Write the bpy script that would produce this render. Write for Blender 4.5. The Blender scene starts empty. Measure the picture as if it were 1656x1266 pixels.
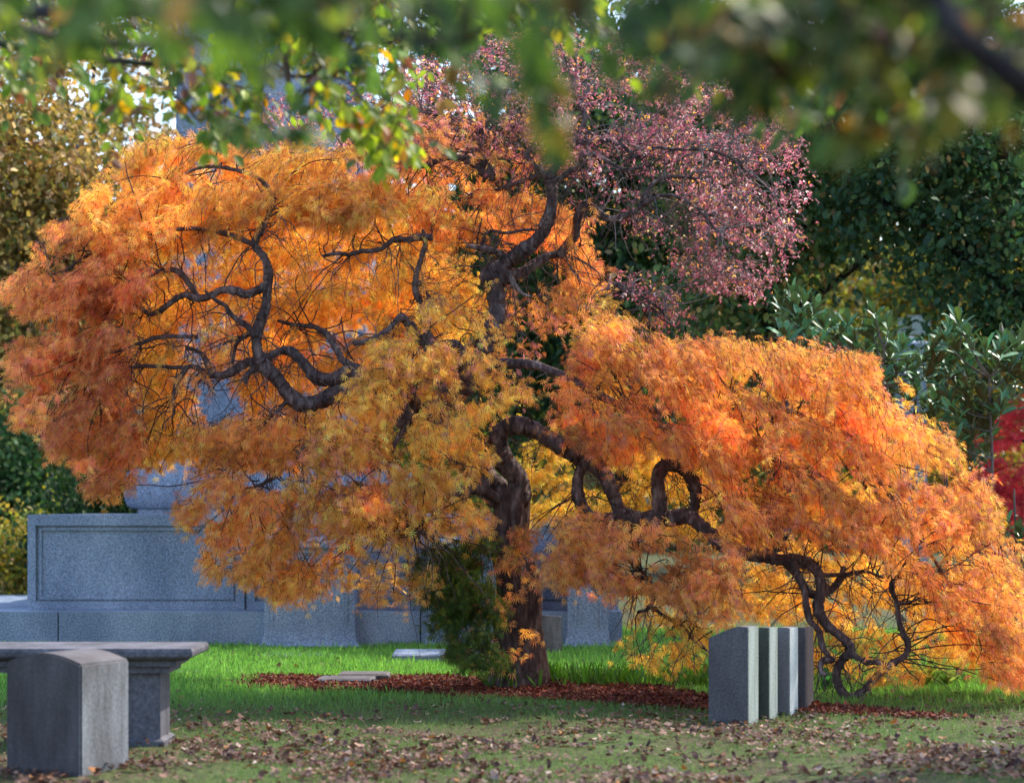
import bpy, bmesh, math, random
import numpy as np
from mathutils import Vector, Matrix

SC = bpy.context.scene
COL = SC.collection
rng = np.random.default_rng(11)
random.seed(5)

# ------------------------------------------------------------------ camera, sky, sun
F = 3680.0          # focal length in photo pixels
EYE = 1.58
cam = bpy.data.cameras.new('camera')
cam_o = bpy.data.objects.new('camera', cam)
COL.objects.link(cam_o)
cam_o.location = (0, 0, EYE)
cam_o.rotation_euler = (math.radians(90), 0, 0)
cam.sensor_width = 36
cam.lens = 36 * F / 1656
cam.shift_y = (820 - 633) / 1656
cam.clip_start = 0.05
cam.clip_end = 2000
cam.dof.use_dof = True
cam.dof.focus_distance = 19.4
cam.dof.aperture_fstop = 1.7
SC.camera = cam_o

SUN_EL = math.radians(50)
SUN_AZ = math.radians(48)        # clockwise from +Y towards +X
w = bpy.data.worlds.new('World'); SC.world = w; w.use_nodes = True
nt = w.node_tree
sky = nt.nodes.new('ShaderNodeTexSky'); sky.sky_type = 'NISHITA'; sky.sun_disc = False
sky.sun_elevation = SUN_EL; sky.sun_rotation = SUN_AZ
sky.air_density = 1.0; sky.dust_density = 1.5; sky.ozone_density = 1.5
bg = nt.nodes['Background']; nt.links.new(sky.outputs[0], bg.inputs[0]); bg.inputs[1].default_value = 0.15
sun = bpy.data.lights.new('sun', 'SUN'); sun.energy = 2.2; sun.angle = math.radians(0.6); sun.color = (1, .94, .84)
sun_o = bpy.data.objects.new('sun', sun); COL.objects.link(sun_o)
sd = Vector((math.sin(SUN_AZ) * math.cos(SUN_EL), math.cos(SUN_AZ) * math.cos(SUN_EL), math.sin(SUN_EL)))
sun_o.rotation_euler = sd.to_track_quat('Z', 'Y').to_euler()
SC.view_settings.view_transform = 'Standard'
SC.view_settings.look = 'None'
SC.view_settings.exposure = 1.85
SC.view_settings.gamma = 1.0

# ------------------------------------------------------------------ helpers
def P(X, Y, d):
    """where a feature seen at photo pixel X,Y stands when it is d metres away"""
    return np.array([(X - 828) / F * d, d, EYE - (Y - 820) / F * d])

def tag(o, label=None, cat=None, group=None, kind=None):
    if label: o['label'] = label
    if cat: o['category'] = cat
    if group: o['group'] = group
    if kind: o['kind'] = kind
    return o

def empty(name, loc, label=None, cat=None, group=None, rz=0):
    o = bpy.data.objects.new(name, None); COL.objects.link(o)
    o.location = loc; o.rotation_euler = (0, 0, rz)
    o.empty_display_size = .2
    return tag(o, label, cat, group)

def unit(v):
    return v / (np.linalg.norm(v, axis=-1, keepdims=True) + 1e-9)

class MB:
    """collects quads (with a colour per vertex) and links them as one mesh object"""
    def __init__(s): s.v = []; s.f = []; s.m = []; s.c = []; s.sm = []; s.n = 0
    def add(s, v, f, m=0, c=(1, 1, 1), smooth=False):
        v = np.asarray(v, float).reshape(-1, 3); f = np.asarray(f, int).reshape(-1, 4)
        s.v.append(v); s.f.append(f + s.n); s.n += len(v)
        s.m.append(np.full(len(f), m)); s.sm.append(np.full(len(f), smooth))
        c = np.asarray(c, float)
        if c.ndim == 1: c = np.tile(c, (len(v), 1))
        s.c.append(c)
    def tube(s, pts, rad, sides=6, m=0, c=(1, 1, 1), rough=0.0):
        pts = np.asarray(pts, float); n = len(pts)
        if n < 2: return
        t = unit(np.gradient(pts, axis=0))
        ref = np.array([0.3, -1.0, 0.2])
        a = unit(np.cross(t, ref)); b = np.cross(t, a)
        ang = np.linspace(0, 2 * math.pi, sides, endpoint=False)
        rad = np.asarray(rad, float)
        if rad.ndim < 2: rad = np.broadcast_to(rad.reshape(-1, 1), (n, 1))
        rad = rad * np.ones((n, sides))
        if rough: rad = rad * (1 + rng.normal(0, rough, (n, sides)))
        v = pts[:, None, :] + rad[:, :, None] * (a[:, None, :] * np.cos(ang)[None, :, None] + b[:, None, :] * np.sin(ang)[None, :, None])
        i = np.arange(n - 1)[:, None] * sides; j = np.arange(sides)[None, :]; k = (j + 1) % sides
        f = np.stack([i + j, i + k, i + sides + k, i + sides + j], -1).reshape(-1, 4)
        s.add(v.reshape(-1, 3), f, m, c, True)
    def leaves(s, tmpl, pos, U, N, S, cols, m=0):
        tv, tf = tmpl
        n = len(pos)
        if n == 0: return
        U = unit(U); N = unit(N - U * np.sum(U * N, 1, keepdims=True)); W = np.cross(U, N)
        S = np.asarray(S).reshape(-1, 1, 1)
        v = pos[:, None, :] + S * (tv[None, :, 0:1] * W[:, None, :] + tv[None, :, 1:2] * U[:, None, :] + tv[None, :, 2:3] * N[:, None, :])
        k = len(tv)
        f = (tf[None] + (np.arange(n) * k)[:, None, None]).reshape(-1, 4)
        s.add(v.reshape(-1, 3), f, m, np.repeat(cols, k, 0))
    def build(s, name, mats, parent=None):
        me = bpy.data.meshes.new(name)
        v = np.concatenate(s.v); f = np.concatenate(s.f); m = np.concatenate(s.m); c = np.concatenate(s.c); sm = np.concatenate(s.sm)
        if parent is not None: v = v - np.array(parent.location)
        me.vertices.add(len(v)); me.vertices.foreach_set('co', v.ravel().astype(np.float32))
        me.loops.add(len(f) * 4); me.loops.foreach_set('vertex_index', f.ravel().astype(np.int32))
        me.polygons.add(len(f)); me.polygons.foreach_set('loop_start', (np.arange(len(f)) * 4).astype(np.int32))
        for q in mats: me.materials.append(q)
        me.polygons.foreach_set('material_index', m.astype(np.int32))
        me.polygons.foreach_set('use_smooth', sm.astype(bool))
        at = me.color_attributes.new('Col', 'FLOAT_COLOR', 'POINT')
        at.data.foreach_set('color', np.concatenate([c, np.ones((len(c), 1))], 1).ravel().astype(np.float32))
        me.update(calc_edges=True)
        o = bpy.data.objects.new(name, me); COL.objects.link(o)
        if parent is not None: o.parent = parent
        return o

def lobe(a, L, wd, bend=.12):
    s_, c_ = math.sin(a), math.cos(a)
    def r(x, y, z): return (x * c_ + y * s_, -x * s_ + y * c_, z)
    return [r(0, .02, 0), r(wd, L * .5, -bend * .3 * L), r(0, L, -bend * L), r(-wd, L * .5, -bend * .3 * L)]
def mk_maple(angs, wd):
    v = []; f = []
    for a, L in angs:
        b = len(v); v += lobe(math.radians(a), L, wd, .25); f.append([b, b + 1, b + 2, b + 3])
    return np.array(v), np.array(f)
T_LACE = mk_maple([(0, 1), (26, .9), (-26, .9), (56, .7), (-56, .7)], .042)
T_SEED = mk_maple([(35, .8), (-35, .8), (0, .55)], .13)
T_OVAL = (np.array([(0, 0, 0), (.28, .3, .06), (.27, .62, .05), (0, 1, -.06), (-.27, .62, .05), (-.28, .3, .06), (0, .5, 0)]),
          np.array([[0, 1, 2, 6], [6, 2, 3, 4], [0, 6, 4, 5]]))
T_LONG = (np.array([(0, 0, 0), (.13, .3, .05), (.165, .62, .05), (.10, .88, .02), (0, 1, -.08), (-.10, .88, .02), (-.165, .62, .05), (-.13, .3, .05), (0, .3, 0), (0, .62, .0), (0, .88, -.04)]),
          np.array([[0, 1, 8, 8], [8, 1, 2, 9], [9, 2, 3, 10], [10, 3, 4, 4], [0, 8, 8, 7], [7, 8, 9, 6], [6, 9, 10, 5], [5, 10, 4, 4]]))
# no degenerate corners: rewrite as clean quads
T_LONG = (T_LONG[0], np.array([[0, 1, 2, 9], [9, 2, 3, 10], [10, 3, 4, 5], [0, 9, 6, 7], [9, 10, 5, 6]]))
T_BLADE = (np.array([(-.075, 0, 0), (.075, 0, 0), (.02, 1, .3), (-.02, 1, .3)]), np.array([[0, 1, 2, 3]]))
T_CURL = (np.array([(-.2, 0, .1), (.2, 0, .16), (.33, .5, .02), (-.33, .5, 0), (.12, 1, .2), (-.12, 1, .14)]), np.array([[0, 1, 2, 3], [3, 2, 4, 5]]))

def spline(pts, step=None, n=8):
    pts = np.asarray(pts, float); q = np.vstack([2 * pts[0] - pts[1], pts, 2 * pts[-1] - pts[-2]]); out = []
    for i in range(len(pts) - 1):
        p0, p1, p2, p3 = q[i:i + 4]
        for t in np.linspace(0, 1, n, endpoint=False):
            out.append(.5 * ((2 * p1) + (-p0 + p2) * t + (2 * p0 - 5 * p1 + 4 * p2 - p3) * t * t + (-p0 + 3 * p1 - 3 * p2 + p3) * t ** 3))
    out.append(pts[-1]); return np.array(out)

def inpoly(x, y, poly):
    x = np.asarray(x, float); y = np.asarray(y, float); ins = np.zeros(x.shape, bool)
    n = len(poly); j = n - 1
    for i in range(n):
        xi, yi = poly[i]; xj, yj = poly[j]
        c = ((yi > y) != (yj > y)) & (x < (xj - xi) * (y - yi) / (yj - yi + 1e-9) + xi)
        ins ^= c; j = i
    return ins
def proj(v):
    return 828 + v[:, 0] / v[:, 1] * F, 820 - (v[:, 2] - EYE) / v[:, 1] * F

def palette(n, cols, wts, jit=.18):
    cols = np.array(cols); wts = np.array(wts, float); wts /= wts.sum()
    c = cols[rng.choice(len(cols), n, p=wts)]
    c2 = cols[rng.choice(len(cols), n, p=wts)]
    t = rng.uniform(0, .5, (n, 1)); c = c * (1 - t) + c2 * t
    return np.clip(c * np.exp(rng.normal(0, jit, (n, 1))), 0, .95)

# ------------------------------------------------------------------ materials
def newmat(name):
    m = bpy.data.materials.new(name); m.use_nodes = True; t = m.node_tree; t.nodes.clear()
    out = t.nodes.new('ShaderNodeOutputMaterial'); return m, t, out
def leafmat(name, trans=.45, rough=.55, spec=.3, under=None, boost=1.25):
    m, t, out = newmat(name)
    a = t.nodes.new('ShaderNodeAttribute'); a.attribute_name = 'Col'
    col = a.outputs['Color']
    if under:
        g = t.nodes.new('ShaderNodeNewGeometry'); mx = t.nodes.new('ShaderNodeMix'); mx.data_type = 'RGBA'
        t.links.new(g.outputs['Backfacing'], mx.inputs['Factor']); t.links.new(col, mx.inputs[6]); mx.inputs[7].default_value = (*under, 1)
        col = mx.outputs[2]
    p = t.nodes.new('ShaderNodeBsdfPrincipled'); p.inputs['Roughness'].default_value = rough
    p.inputs['Specular IOR Level'].default_value = spec
    t.links.new(col, p.inputs['Base Color'])
    tr = t.nodes.new('ShaderNodeBsdfTranslucent')
    h = t.nodes.new('ShaderNodeHueSaturation'); h.inputs['Value'].default_value = boost; h.inputs['Saturation'].default_value = 1.1
    t.links.new(a.outputs['Color'], h.inputs['Color']); t.links.new(h.outputs[0], tr.inputs[0])
    mix = t.nodes.new('ShaderNodeMixShader'); mix.inputs[0].default_value = trans
    t.links.new(p.outputs[0], mix.inputs[1]); t.links.new(tr.outputs[0], mix.inputs[2]); t.links.new(mix.outputs[0], out.inputs[0])
    return m
def noise(t, scale, detail=6, rough=.6, vec=None):
    n = t.nodes.new('ShaderNodeTexNoise'); n.inputs['Scale'].default_value = scale; n.inputs['Detail'].default_value = detail; n.inputs['Roughness'].default_value = rough
    if vec: t.links.new(vec, n.inputs['Vector'])
    return n
def ramp(t, src, stops):
    r = t.nodes.new('ShaderNodeValToRGB'); e = r.color_ramp.elements
    e[0].position, e[0].color = stops[0][0], (*stops[0][1], 1); e[1].position, e[1].color = stops[-1][0], (*stops[-1][1], 1)
    for p_, c_ in stops[1:-1]:
        k = e.new(p_); k.color = (*c_, 1)
    t.links.new(src, r.inputs[0]); return r
def barkmat(name, c1, c2, c3, sc=18, bump=.6):
    m, t, out = newmat(name)
    co = t.nodes.new('ShaderNodeTexCoord'); mp = t.nodes.new('ShaderNodeMapping'); mp.inputs['Scale'].default_value = (1, 1, .28)
    t.links.new(co.outputs['Object'], mp.inputs[0])
    n = noise(t, sc, 8, .65, mp.outputs[0]); r = ramp(t, n.outputs[0], [(.3, c1), (.52, c2), (.75, c3)])
    n2 = noise(t, 3.5, 5, .6, co.outputs['Object']); r2 = ramp(t, n2.outputs[0], [(.35, (.55, .55, .55)), (.7, (1.15, 1.12, 1.08))])
    mx = t.nodes.new('ShaderNodeMix'); mx.data_type = 'RGBA'; mx.blend_type = 'MULTIPLY'; mx.inputs[0].default_value = 1
    t.links.new(r.outputs[0], mx.inputs[6]); t.links.new(r2.outputs[0], mx.inputs[7])
    p = t.nodes.new('ShaderNodeBsdfPrincipled'); p.inputs['Roughness'].default_value = .85; p.inputs['Specular IOR Level'].default_value = .2
    b = t.nodes.new('ShaderNodeBump'); b.inputs['Strength'].default_value = bump; b.inputs['Distance'].default_value = .03
    t.links.new(n.outputs[0], b.inputs['Height']); t.links.new(b.outputs[0], p.inputs['Normal'])
    t.links.new(mx.outputs[2], p.inputs['Base Color']); t.links.new(p.outputs[0], out.inputs[0]); return m
def stonemat(name, base, speck=.35, stain=(.5, .5, .5), stain_amt=.5, sc=90, ssc=2.2, vert=.35, bump=.15, rough=.75):
    m, t, out = newmat(name)
    co = t.nodes.new('ShaderNodeTexCoord')
    n = noise(t, sc, 3, .7, co.outputs['Object'])
    lo = tuple(b * (1 - speck) for b in base); hi = tuple(min(.9, b * (1 + speck * 1.3)) for b in base)
    r = ramp(t, n.outputs[0], [(.36, lo), (.5, base), (.66, hi)])
    mp = t.nodes.new('ShaderNodeMapping'); mp.inputs['Scale'].default_value = (1, 1, vert); t.links.new(co.outputs['Object'], mp.inputs[0])
    n2 = noise(t, ssc, 7, .62, mp.outputs[0]); r2 = ramp(t, n2.outputs[0], [(.38, stain), (.62, (1, 1, 1))])
    mx = t.nodes.new('ShaderNodeMix'); mx.data_type = 'RGBA'; mx.blend_type = 'MULTIPLY'; mx.inputs[0].default_value = stain_amt
    t.links.new(r.outputs[0], mx.inputs[6]); t.links.new(r2.outputs[0], mx.inputs[7])
    p = t.nodes.new('ShaderNodeBsdfPrincipled'); p.inputs['Roughness'].default_value = rough; p.inputs['Specular IOR Level'].default_value = .35
    b = t.nodes.new('ShaderNodeBump'); b.inputs['Strength'].default_value = bump; b.inputs['Distance'].default_value = .01
    t.links.new(n.outputs[0], b.inputs['Height']); t.links.new(b.outputs[0], p.inputs['Normal'])
    t.links.new(mx.outputs[2], p.inputs['Base Color']); t.links.new(p.outputs[0], out.inputs[0]); return m

M_LACE = leafmat('maple_leaf', .55, .6, .25, boost=1.1)
M_LEAF = leafmat('broad_leaf', .5, .5, .3)
M_FAR = leafmat('far_leaf', .35, .6, .2)
M_GLOSS = leafmat('glossy_leaf', .12, .42, .5, under=(.10, .065, .025))
M_DRY = leafmat('dry_leaf', .15, .7, .2)
M_GRASS = leafmat('grass_blade', .45, .5, .3)
M_BARK = barkmat('maple_bark', (.028, .017, .017), (.12, .08, .076), (.36, .29, .27))
M_TWIG = barkmat('twig_bark', (.03, .02, .02), (.07, .045, .04), (.14, .10, .09))
M_DBARK = barkmat('dark_bark', (.01, .008, .01), (.025, .02, .02), (.06, .05, .045), 9)
M_GBARK = barkmat('grey_bark', (.07, .06, .06), (.16, .14, .14), (.3, .27, .26), 9)
M_GRAN = stonemat('blue_grey_granite', (.225, .275, .35), .5, (.5, .55, .62), .75, 58, 1.6, .5)
M_LIME = stonemat('weathered_limestone', (.10, .098, .115), .3, (.38, .35, .36), .9, 40, 3.5, .3, .3)
M_MARB = stonemat('stained_marble', (.22, .225, .235), .2, (.25, .22, .20), .8, 45, 5, .22, .3)
M_SLATE = stonemat('dark_headstone', (.10, .095, .10), .3, (.55, .5, .5), .8, 60, 4, .4, .3)
M_PALE = stonemat('pale_headstone_edge', (.34, .38, .34), .2, (.5, .52, .45), .7, 60, 14, .08, .3)  # headstone edges carry sunlight in this colour; ledger and sign are plain pale

# ------------------------------------------------------------------ solids
def loft(name, rings, mat, parent=None, cx=0, cy=0, bevel=0.0, rz=0, xshift=None):
    """rectangular rings (half width, half depth, z) stacked into one solid"""
    bm = bmesh.new(); R = []
    for hx, hy, z in rings:
        R.append([bm.verts.new((cx + sx * hx, cy + sy * hy, z)) for sx, sy in ((-1, -1), (1, -1), (1, 1), (-1, 1))])
    for a, b in zip(R, R[1:]):
        for i in range(4): bm.faces.new((a[i], a[(i + 1) % 4], b[(i + 1) % 4], b[i]))
    bm.faces.new(R[0][::-1]); bm.faces.new(R[-1])
    if bevel:
        es = [e for e in bm.edges if len(e.link_faces) == 2 and e.calc_face_angle(0) > .5]
        bmesh.ops.bevel(bm, geom=es, offset=bevel, segments=2, affect='EDGES', clamp_overlap=True)
    me = bpy.data.meshes.new(name); bm.to_mesh(me); bm.free(); me.materials.append(mat)
    o = bpy.data.objects.new(name, me); COL.objects.link(o)
    if parent: o.parent = parent
    return o
def box(name, x0, x1, y0, y1, z0, z1, mat, parent=None, bevel=.008):
    return loft(name, [((x1 - x0) / 2, (y1 - y0) / 2, z0), ((x1 - x0) / 2, (y1 - y0) / 2, z1)], mat, parent, (x0 + x1) / 2, (y0 + y1) / 2, bevel)
def prism(name, outline, y0, y1, mat, parent=None, bevel=.006, side_mat=None):
    """outline in x,z pulled from y0 to y1; the narrow sides may carry another material"""
    bm = bmesh.new(); a = [bm.verts.new((x, y0, z)) for x, z in outline]; b = [bm.verts.new((x, y1, z)) for x, z in outline]
    n = len(outline); bm.faces.new(a); bm.faces.new(b[::-1])
    for i in range(n):
        bm.faces.new((a[(i + 1) % n], a[i], b[i], b[(i + 1) % n]))
    bmesh.ops.recalc_face_normals(bm, faces=bm.faces)
    if bevel: bmesh.ops.bevel(bm, geom=[e for e in bm.edges if e.calc_face_angle(0) > .35], offset=bevel, segments=2, affect='EDGES', clamp_overlap=True)
    if side_mat:
        for f in bm.faces:
            if abs(f.normal.x) > .8: f.material_index = 1
    me = bpy.data.meshes.new(name); bm.to_mesh(me); bm.free(); me.materials.append(mat)
    if side_mat: me.materials.append(side_mat)
    o = bpy.data.objects.new(name, me); COL.objects.link(o)
    if parent: o.parent = parent
    return o

# ------------------------------------------------------------------ ground
def groundmat():
    m, t, out = newmat('lawn_soil')
    co = t.nodes.new('ShaderNodeTexCoord')
    n = noise(t, .9, 8, .6, co.outputs['Object']); n2 = noise(t, 28, 6, .7, co.outputs['Object'])
    r = ramp(t, n.outputs[0], [(.36, (.085, .06, .05)), (.46, (.07, .075, .035)), (.6, (.06, .095, .03))])
    r2 = ramp(t, n2.outputs[0], [(.36, (.2, .2, .2)), (.66, (1.5, 1.35, 1.2))])
    mx = t.nodes.new('ShaderNodeMix'); mx.data_type = 'RGBA'; mx.blend_type = 'MULTIPLY'; mx.inputs[0].default_value = 1
    t.links.new(r.outputs[0], mx.inputs[6]); t.links.new(r2.outputs[0], mx.inputs[7])
    p = t.nodes.new('ShaderNodeBsdfPrincipled'); p.inputs['Roughness'].default_value = .9; p.inputs['Specular IOR Level'].default_value = .1
    t.links.new(mx.outputs[2], p.inputs['Base Color']); t.links.new(p.outputs[0], out.inputs[0]); return m
def gz(x, y):
    x = np.asarray(x, float); y = np.asarray(y, float)
    return .02 * np.sin(x * .9 + 1.3) * np.cos(y * .7) + .012 * np.sin(x * 2.7 + y * 1.9)
gm = MB()
xs = np.concatenate([[-600, -200, -60, -20], np.linspace(-9, 9, 61), [20, 60, 200, 600]]); ys = np.concatenate([[-60, -10, 5], np.linspace(10, 34, 81), [50, 90, 200, 1200]])
XX, YY = np.meshgrid(xs, ys); fl = (np.abs(XX) < 9.5) & (YY > 9) & (YY < 35)
ZZ = np.where(fl, gz(XX, YY), 0)
nx = len(xs); ii, jj = np.meshgrid(np.arange(len(ys) - 1), np.arange(nx - 1), indexing='ij')
q = np.stack([ii * nx + jj, ii * nx + jj + 1, (ii + 1) * nx + jj + 1, (ii + 1) * nx + jj], -1).reshape(-1, 4)
gm.add(np.stack([XX, YY, ZZ], -1).reshape(-1, 3), q, 0, (1, 1, 1), True)
tag(gm.build('ground', [groundmat()]), 'lawn soil of the cemetery reaching back to the trees', 'ground', kind='structure')

def fnoise(x, y, s=1.0, seed=0):
    """cheap smooth noise in 0..1"""
    v = 0
    for k, (a, b, ph) in enumerate([(1.1, .7, .3), (-.8, 1.3, 2.1), (2.3, -1.1, 4.0), (1.7, 2.9, 1.2), (-3.7, 2.2, 5.1), (4.9, 4.1, .7)]):
        v = v + np.sin((a * x + b * y) * s + ph + seed * 1.7) / (1 + .35 * k)
    return .5 + v / 6.0

def mulch_mask(x, y):
    # long bed of fallen maple leaves round the trunk
    e = ((x - .5) / 3.0) ** 2 + ((y - (19.2 - .6 * x)) / .75) ** 2
    e2 = ((x + .4) / 2.1) ** 2 + ((y - (19.6 - .4 * x)) / 1.2) ** 2
    return np.minimum(e, e2) + .5 * (fnoise(x, y, 2.2, 3) - .5)
def scatter(n, y0, y1):
    # even density over the wedge the camera can see, with a margin
    y = np.sqrt(rng.uniform(y0 ** 2, y1 ** 2, n)); x = rng.uniform(-1, 1, n) * (y * .225 + 1.6)
    return x, y
# grass
x, y = scatter(430000, 12.3, 29)
mk = mulch_mask(x, y)
worn = fnoise(x, y, 1.3, 1) + .35 * (fnoise(x, y, 5, 2) - .5)
front = np.clip((19.6 - y) / 3.4, 0, 1)
keep = (mk > .85) & (rng.uniform(0, 1, len(x)) < np.clip(1.25 - front * 1.25 * np.clip((.52 - worn) * 5, 0, 1) - .15 * front, .10, 1))
x, y, front, worn = x[keep], y[keep], front[keep], worn[keep]
n = len(x)
U = np.stack([rng.normal(0, .35, n), rng.normal(0, .35, n), np.ones(n)], 1); N = np.stack([rng.normal(0, 1, n), rng.normal(-.3, 1, n), rng.normal(0, .2, n)], 1)
S = rng.uniform(.035, .08, n) * (1 - .52 * front) * (1 + .6 * (rng.uniform(0, 1, n) > .97))
c = palette(n, [(.13, .30, .06), (.19, .40, .07), (.26, .44, .10), (.08, .20, .045)], [3, 4, 2, 2])
c2 = palette(n, [(.085, .15, .04), (.12, .17, .06), (.17, .155, .09)], [3, 2.2, 1.5])  # duller front lawn: worn grass, with canopy shade put into the colour
fb = np.clip(front * 1.3, 0, .85)[:, None]; c = c * (1 - fb) + c2 * fb
g = MB(); g.leaves(T_BLADE, np.stack([x, y, gz(x, y) - .004], 1), U, N, S * 1.0, c)
# longer tufts at the back edge of the leaf bed
x, y = scatter(14000, 19.6, 21.2); k = (x > -.2) & (x < 2.2) & (fnoise(x, y, 6, 4) > .45); x, y = x[k], y[k]; n = len(x)
U = np.stack([rng.normal(0, .4, n), rng.normal(0, .3, n), np.ones(n)], 1); N = rng.normal(0, 1, (n, 3))
g.leaves(T_BLADE, np.stack([x, y, gz(x, y)], 1), U, N, rng.uniform(.1, .2, n), palette(n, [(.06, .15, .02), (.10, .22, .03)], [1, 1]))
tag(g.build('grass', [M_GRASS]), 'bright green lawn grass around the graves', 'grass', kind='stuff')
# red-brown maple leaf bed
x, y = scatter(170000, 17.0, 22.5); k = mulch_mask(x, y) < 1.0; x, y = x[k], y[k]; n = len(x)
U = np.stack([rng.normal(0, 1, n), rng.normal(0, 1, n), rng.normal(.15, .3, n)], 1); N = np.stack([rng.normal(0, .5, n), rng.normal(0, .5, n), np.ones(n)], 1)
g = MB(); g.leaves(T_CURL, np.stack([x, y, gz(x, y) + rng.uniform(0, .035, n)], 1), U, N, rng.uniform(.018, .045, n),
                   palette(n, [(.10, .022, .016), (.16, .035, .022), (.22, .07, .03), (.06, .015, .014), (.30, .12, .05)], [4, 4, 2, 3, .7], .3))
tag(g.build('fallen_maple_leaves', [M_DRY]), 'dark red bed of fallen maple leaves under the trunk', 'leaf litter', kind='stuff')
# brown litter on the front lawn
x, y = scatter(190000, 12.4, 28)
dens = np.clip((18.2 - y) / 4.0, .045, 1) * np.clip((fnoise(x, y, 1.6, 7) + .7 * (fnoise(x, y, 6, 5) - .5) + .4 * (fnoise(x, y, 17, 8) - .5) - .36) * 4.0, .05, 1)
k = (rng.uniform(0, 1, len(x)) < dens) & (mulch_mask(x, y) > .8); x, y = x[k], y[k]; n = len(x)
U = np.stack([rng.normal(0, 1, n), rng.normal(0, 1, n), rng.normal(.1, .25, n)], 1); N = np.stack([rng.normal(0, .45, n), rng.normal(0, .45, n), np.ones(n)], 1)
g = MB(); g.leaves(T_CURL, np.stack([x, y, gz(x, y) + rng.uniform(.008, .035, n)], 1), U, N, rng.uniform(.014, .052, n) * rng.choice([.7, 1, 1.35], n),
                   palette(n, [(.10, .05, .035), (.17, .09, .06), (.28, .17, .12), (.42, .32, .26), (.06, .03, .028), (.3, .12, .03)], [6, 5, 2, .6, 6, .6], .25))
tag(g.build('leaf_litter', [M_DRY]), 'brown fallen leaves scattered over the front lawn', 'leaf litter', kind='stuff')

# ------------------------------------------------------------------ monument
mon = empty('granite_monument', (0, 26, 0), 'huge blue grey granite monument with panelled base and square shaft behind the maple', 'monument')
def px(X, d): return (X - 828) / F * d
def mbox(name, X0, X1, d0, d1, z0, z1, bevel=.01, parent=mon, mat=M_GRAN):
    o = box(name, px(X0, d0), px(X1, d0), d0 - 26, d1 - 26, z0, z1, mat, None, bevel); o.parent = parent; return o
# plinth blocks butt end to end with a dark joint
for X0, X1 in ((-420, 93), (95, 560), (562, 679), (681, 1006)):
    mbox('plinth_block', X0, X1, 25.62, 30.5, -.05, .405, .02)
die = mbox('die', 45, 1000, 26.1, 30.2, .405, 1.495, .012)
# panels recessed by raised mouldings
for X0, X1 in ((45, 397), (399, 1000)):
    z0, z1 = .45, 1.47
    def strip(a0, a1, b0, b1, pr, nm='panel_moulding'):
        o = box(nm, px(a0, 26.1), px(a1, 26.1), .1 - pr, .097, b0, b1, M_GRAN, None, .006); o.parent = mon; return o
    strip(X0 + 1, X1 - 1, 1.37, 1.492, .05, 'panel_border'); strip(X0 + 1, X1 - 1, .408, .50, .05, 'panel_border')
    strip(X0 + 1, X0 + 14, .502, 1.368, .05, 'panel_border'); strip(X1 - 14, X1 - 1, .502, 1.368, .05, 'panel_border')
    strip(X0 + 19, X1 - 19, 1.315, 1.345, .028); strip(X0 + 19, X1 - 19, .525, .555, .028)
    strip(X0 + 19, X0 + 23, .557, 1.313, .028); strip(X1 - 23, X1 - 19, .557, 1.313, .028)
# square column base: fillet, torus, scotia, shaft
cx = px(425, 27.0); hw = lambda X: (425 - X) / F * 27.0
rings = [(hw(214), hw(214), 1.492), (hw(214), hw(214), 1.56)]
zt0, zt1 = 1.56, 2.04
for a in np.linspace(-90, 90, 13):
    rings.append((hw(212) + (hw(198) - hw(212)) * 1 + .09 * math.cos(math.radians(a)) - .06, hw(212) + .09 * math.cos(math.radians(a)), (zt0 + zt1) / 2 + (zt1 - zt0) / 2 * math.sin(math.radians(a))))
o = loft('torus_moulding', rings, M_GRAN, None, cx, 2.9, 0); o.parent = mon
for f in o.data.polygons: f.use_smooth = False
r2 = [(hw(222), hw(222), 2.042), (hw(224), hw(224), 2.12)]
for a in np.linspace(0, 90, 7): r2.append((hw(230) - (hw(230) - hw(262)) * math.sin(math.radians(a)), hw(230) - (hw(230) - hw(262)) * math.sin(math.radians(a)), 2.12 + .35 * (1 - math.cos(math.radians(a)))))
o = loft('shaft_base', r2, M_GRAN, None, cx, 2.9, 0); o.parent = mon
o = loft('shaft', [(hw(263), hw(263), 2.47), (hw(280), hw(280), 13.0), (.02, .02, 14.6)], M_GRAN, None, cx, 2.9, .01); o.parent = mon
# buttress pedestals with flaring feet
def pedestal(X0, X1, d, ztop, dep):
    c = px((X0 + X1) / 2, d); h = (X1 - X0) / 2 / F * d
    e = h * .0
    rings = [(h + .075, dep / 2 + .075, -.05), (h + .075, dep / 2 + .075, .03), (h + .045, dep / 2 + .045, .045)]
    for a in np.linspace(0, 90, 6): rings.append((h + .045 * (1 - math.sin(math.radians(a))), dep / 2 + .045 * (1 - math.sin(math.radians(a))), .045 + .22 * (1 - math.cos(math.radians(a)))))
    rings += [(h - .01, dep / 2 - .01, ztop - .14), (h + .03, dep / 2 + .03, ztop - .11), (h + .03, dep / 2 + .03, ztop - .05), (h - .01, dep / 2 - .01, ztop)]
    o = loft('buttress', rings, M_GRAN, None, c, d - 26 + dep / 2, .004); o.parent = mon
    for s in (-1, 1):
        k = box('buttress_fillet', c + s * (h - .09) - .012, c + s * (h - .09) + .012, d - 26 - .012, d - 26 + .02, .27, ztop - .2, M_GRAN, None, .003); k.parent = mon
pedestal(427, 573, 25.45, 1.24, .64)
pedestal(690, 838, 25.45, 1.24, .64)
pedestal(918, 984, 25.45, 1.24, .64)

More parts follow.
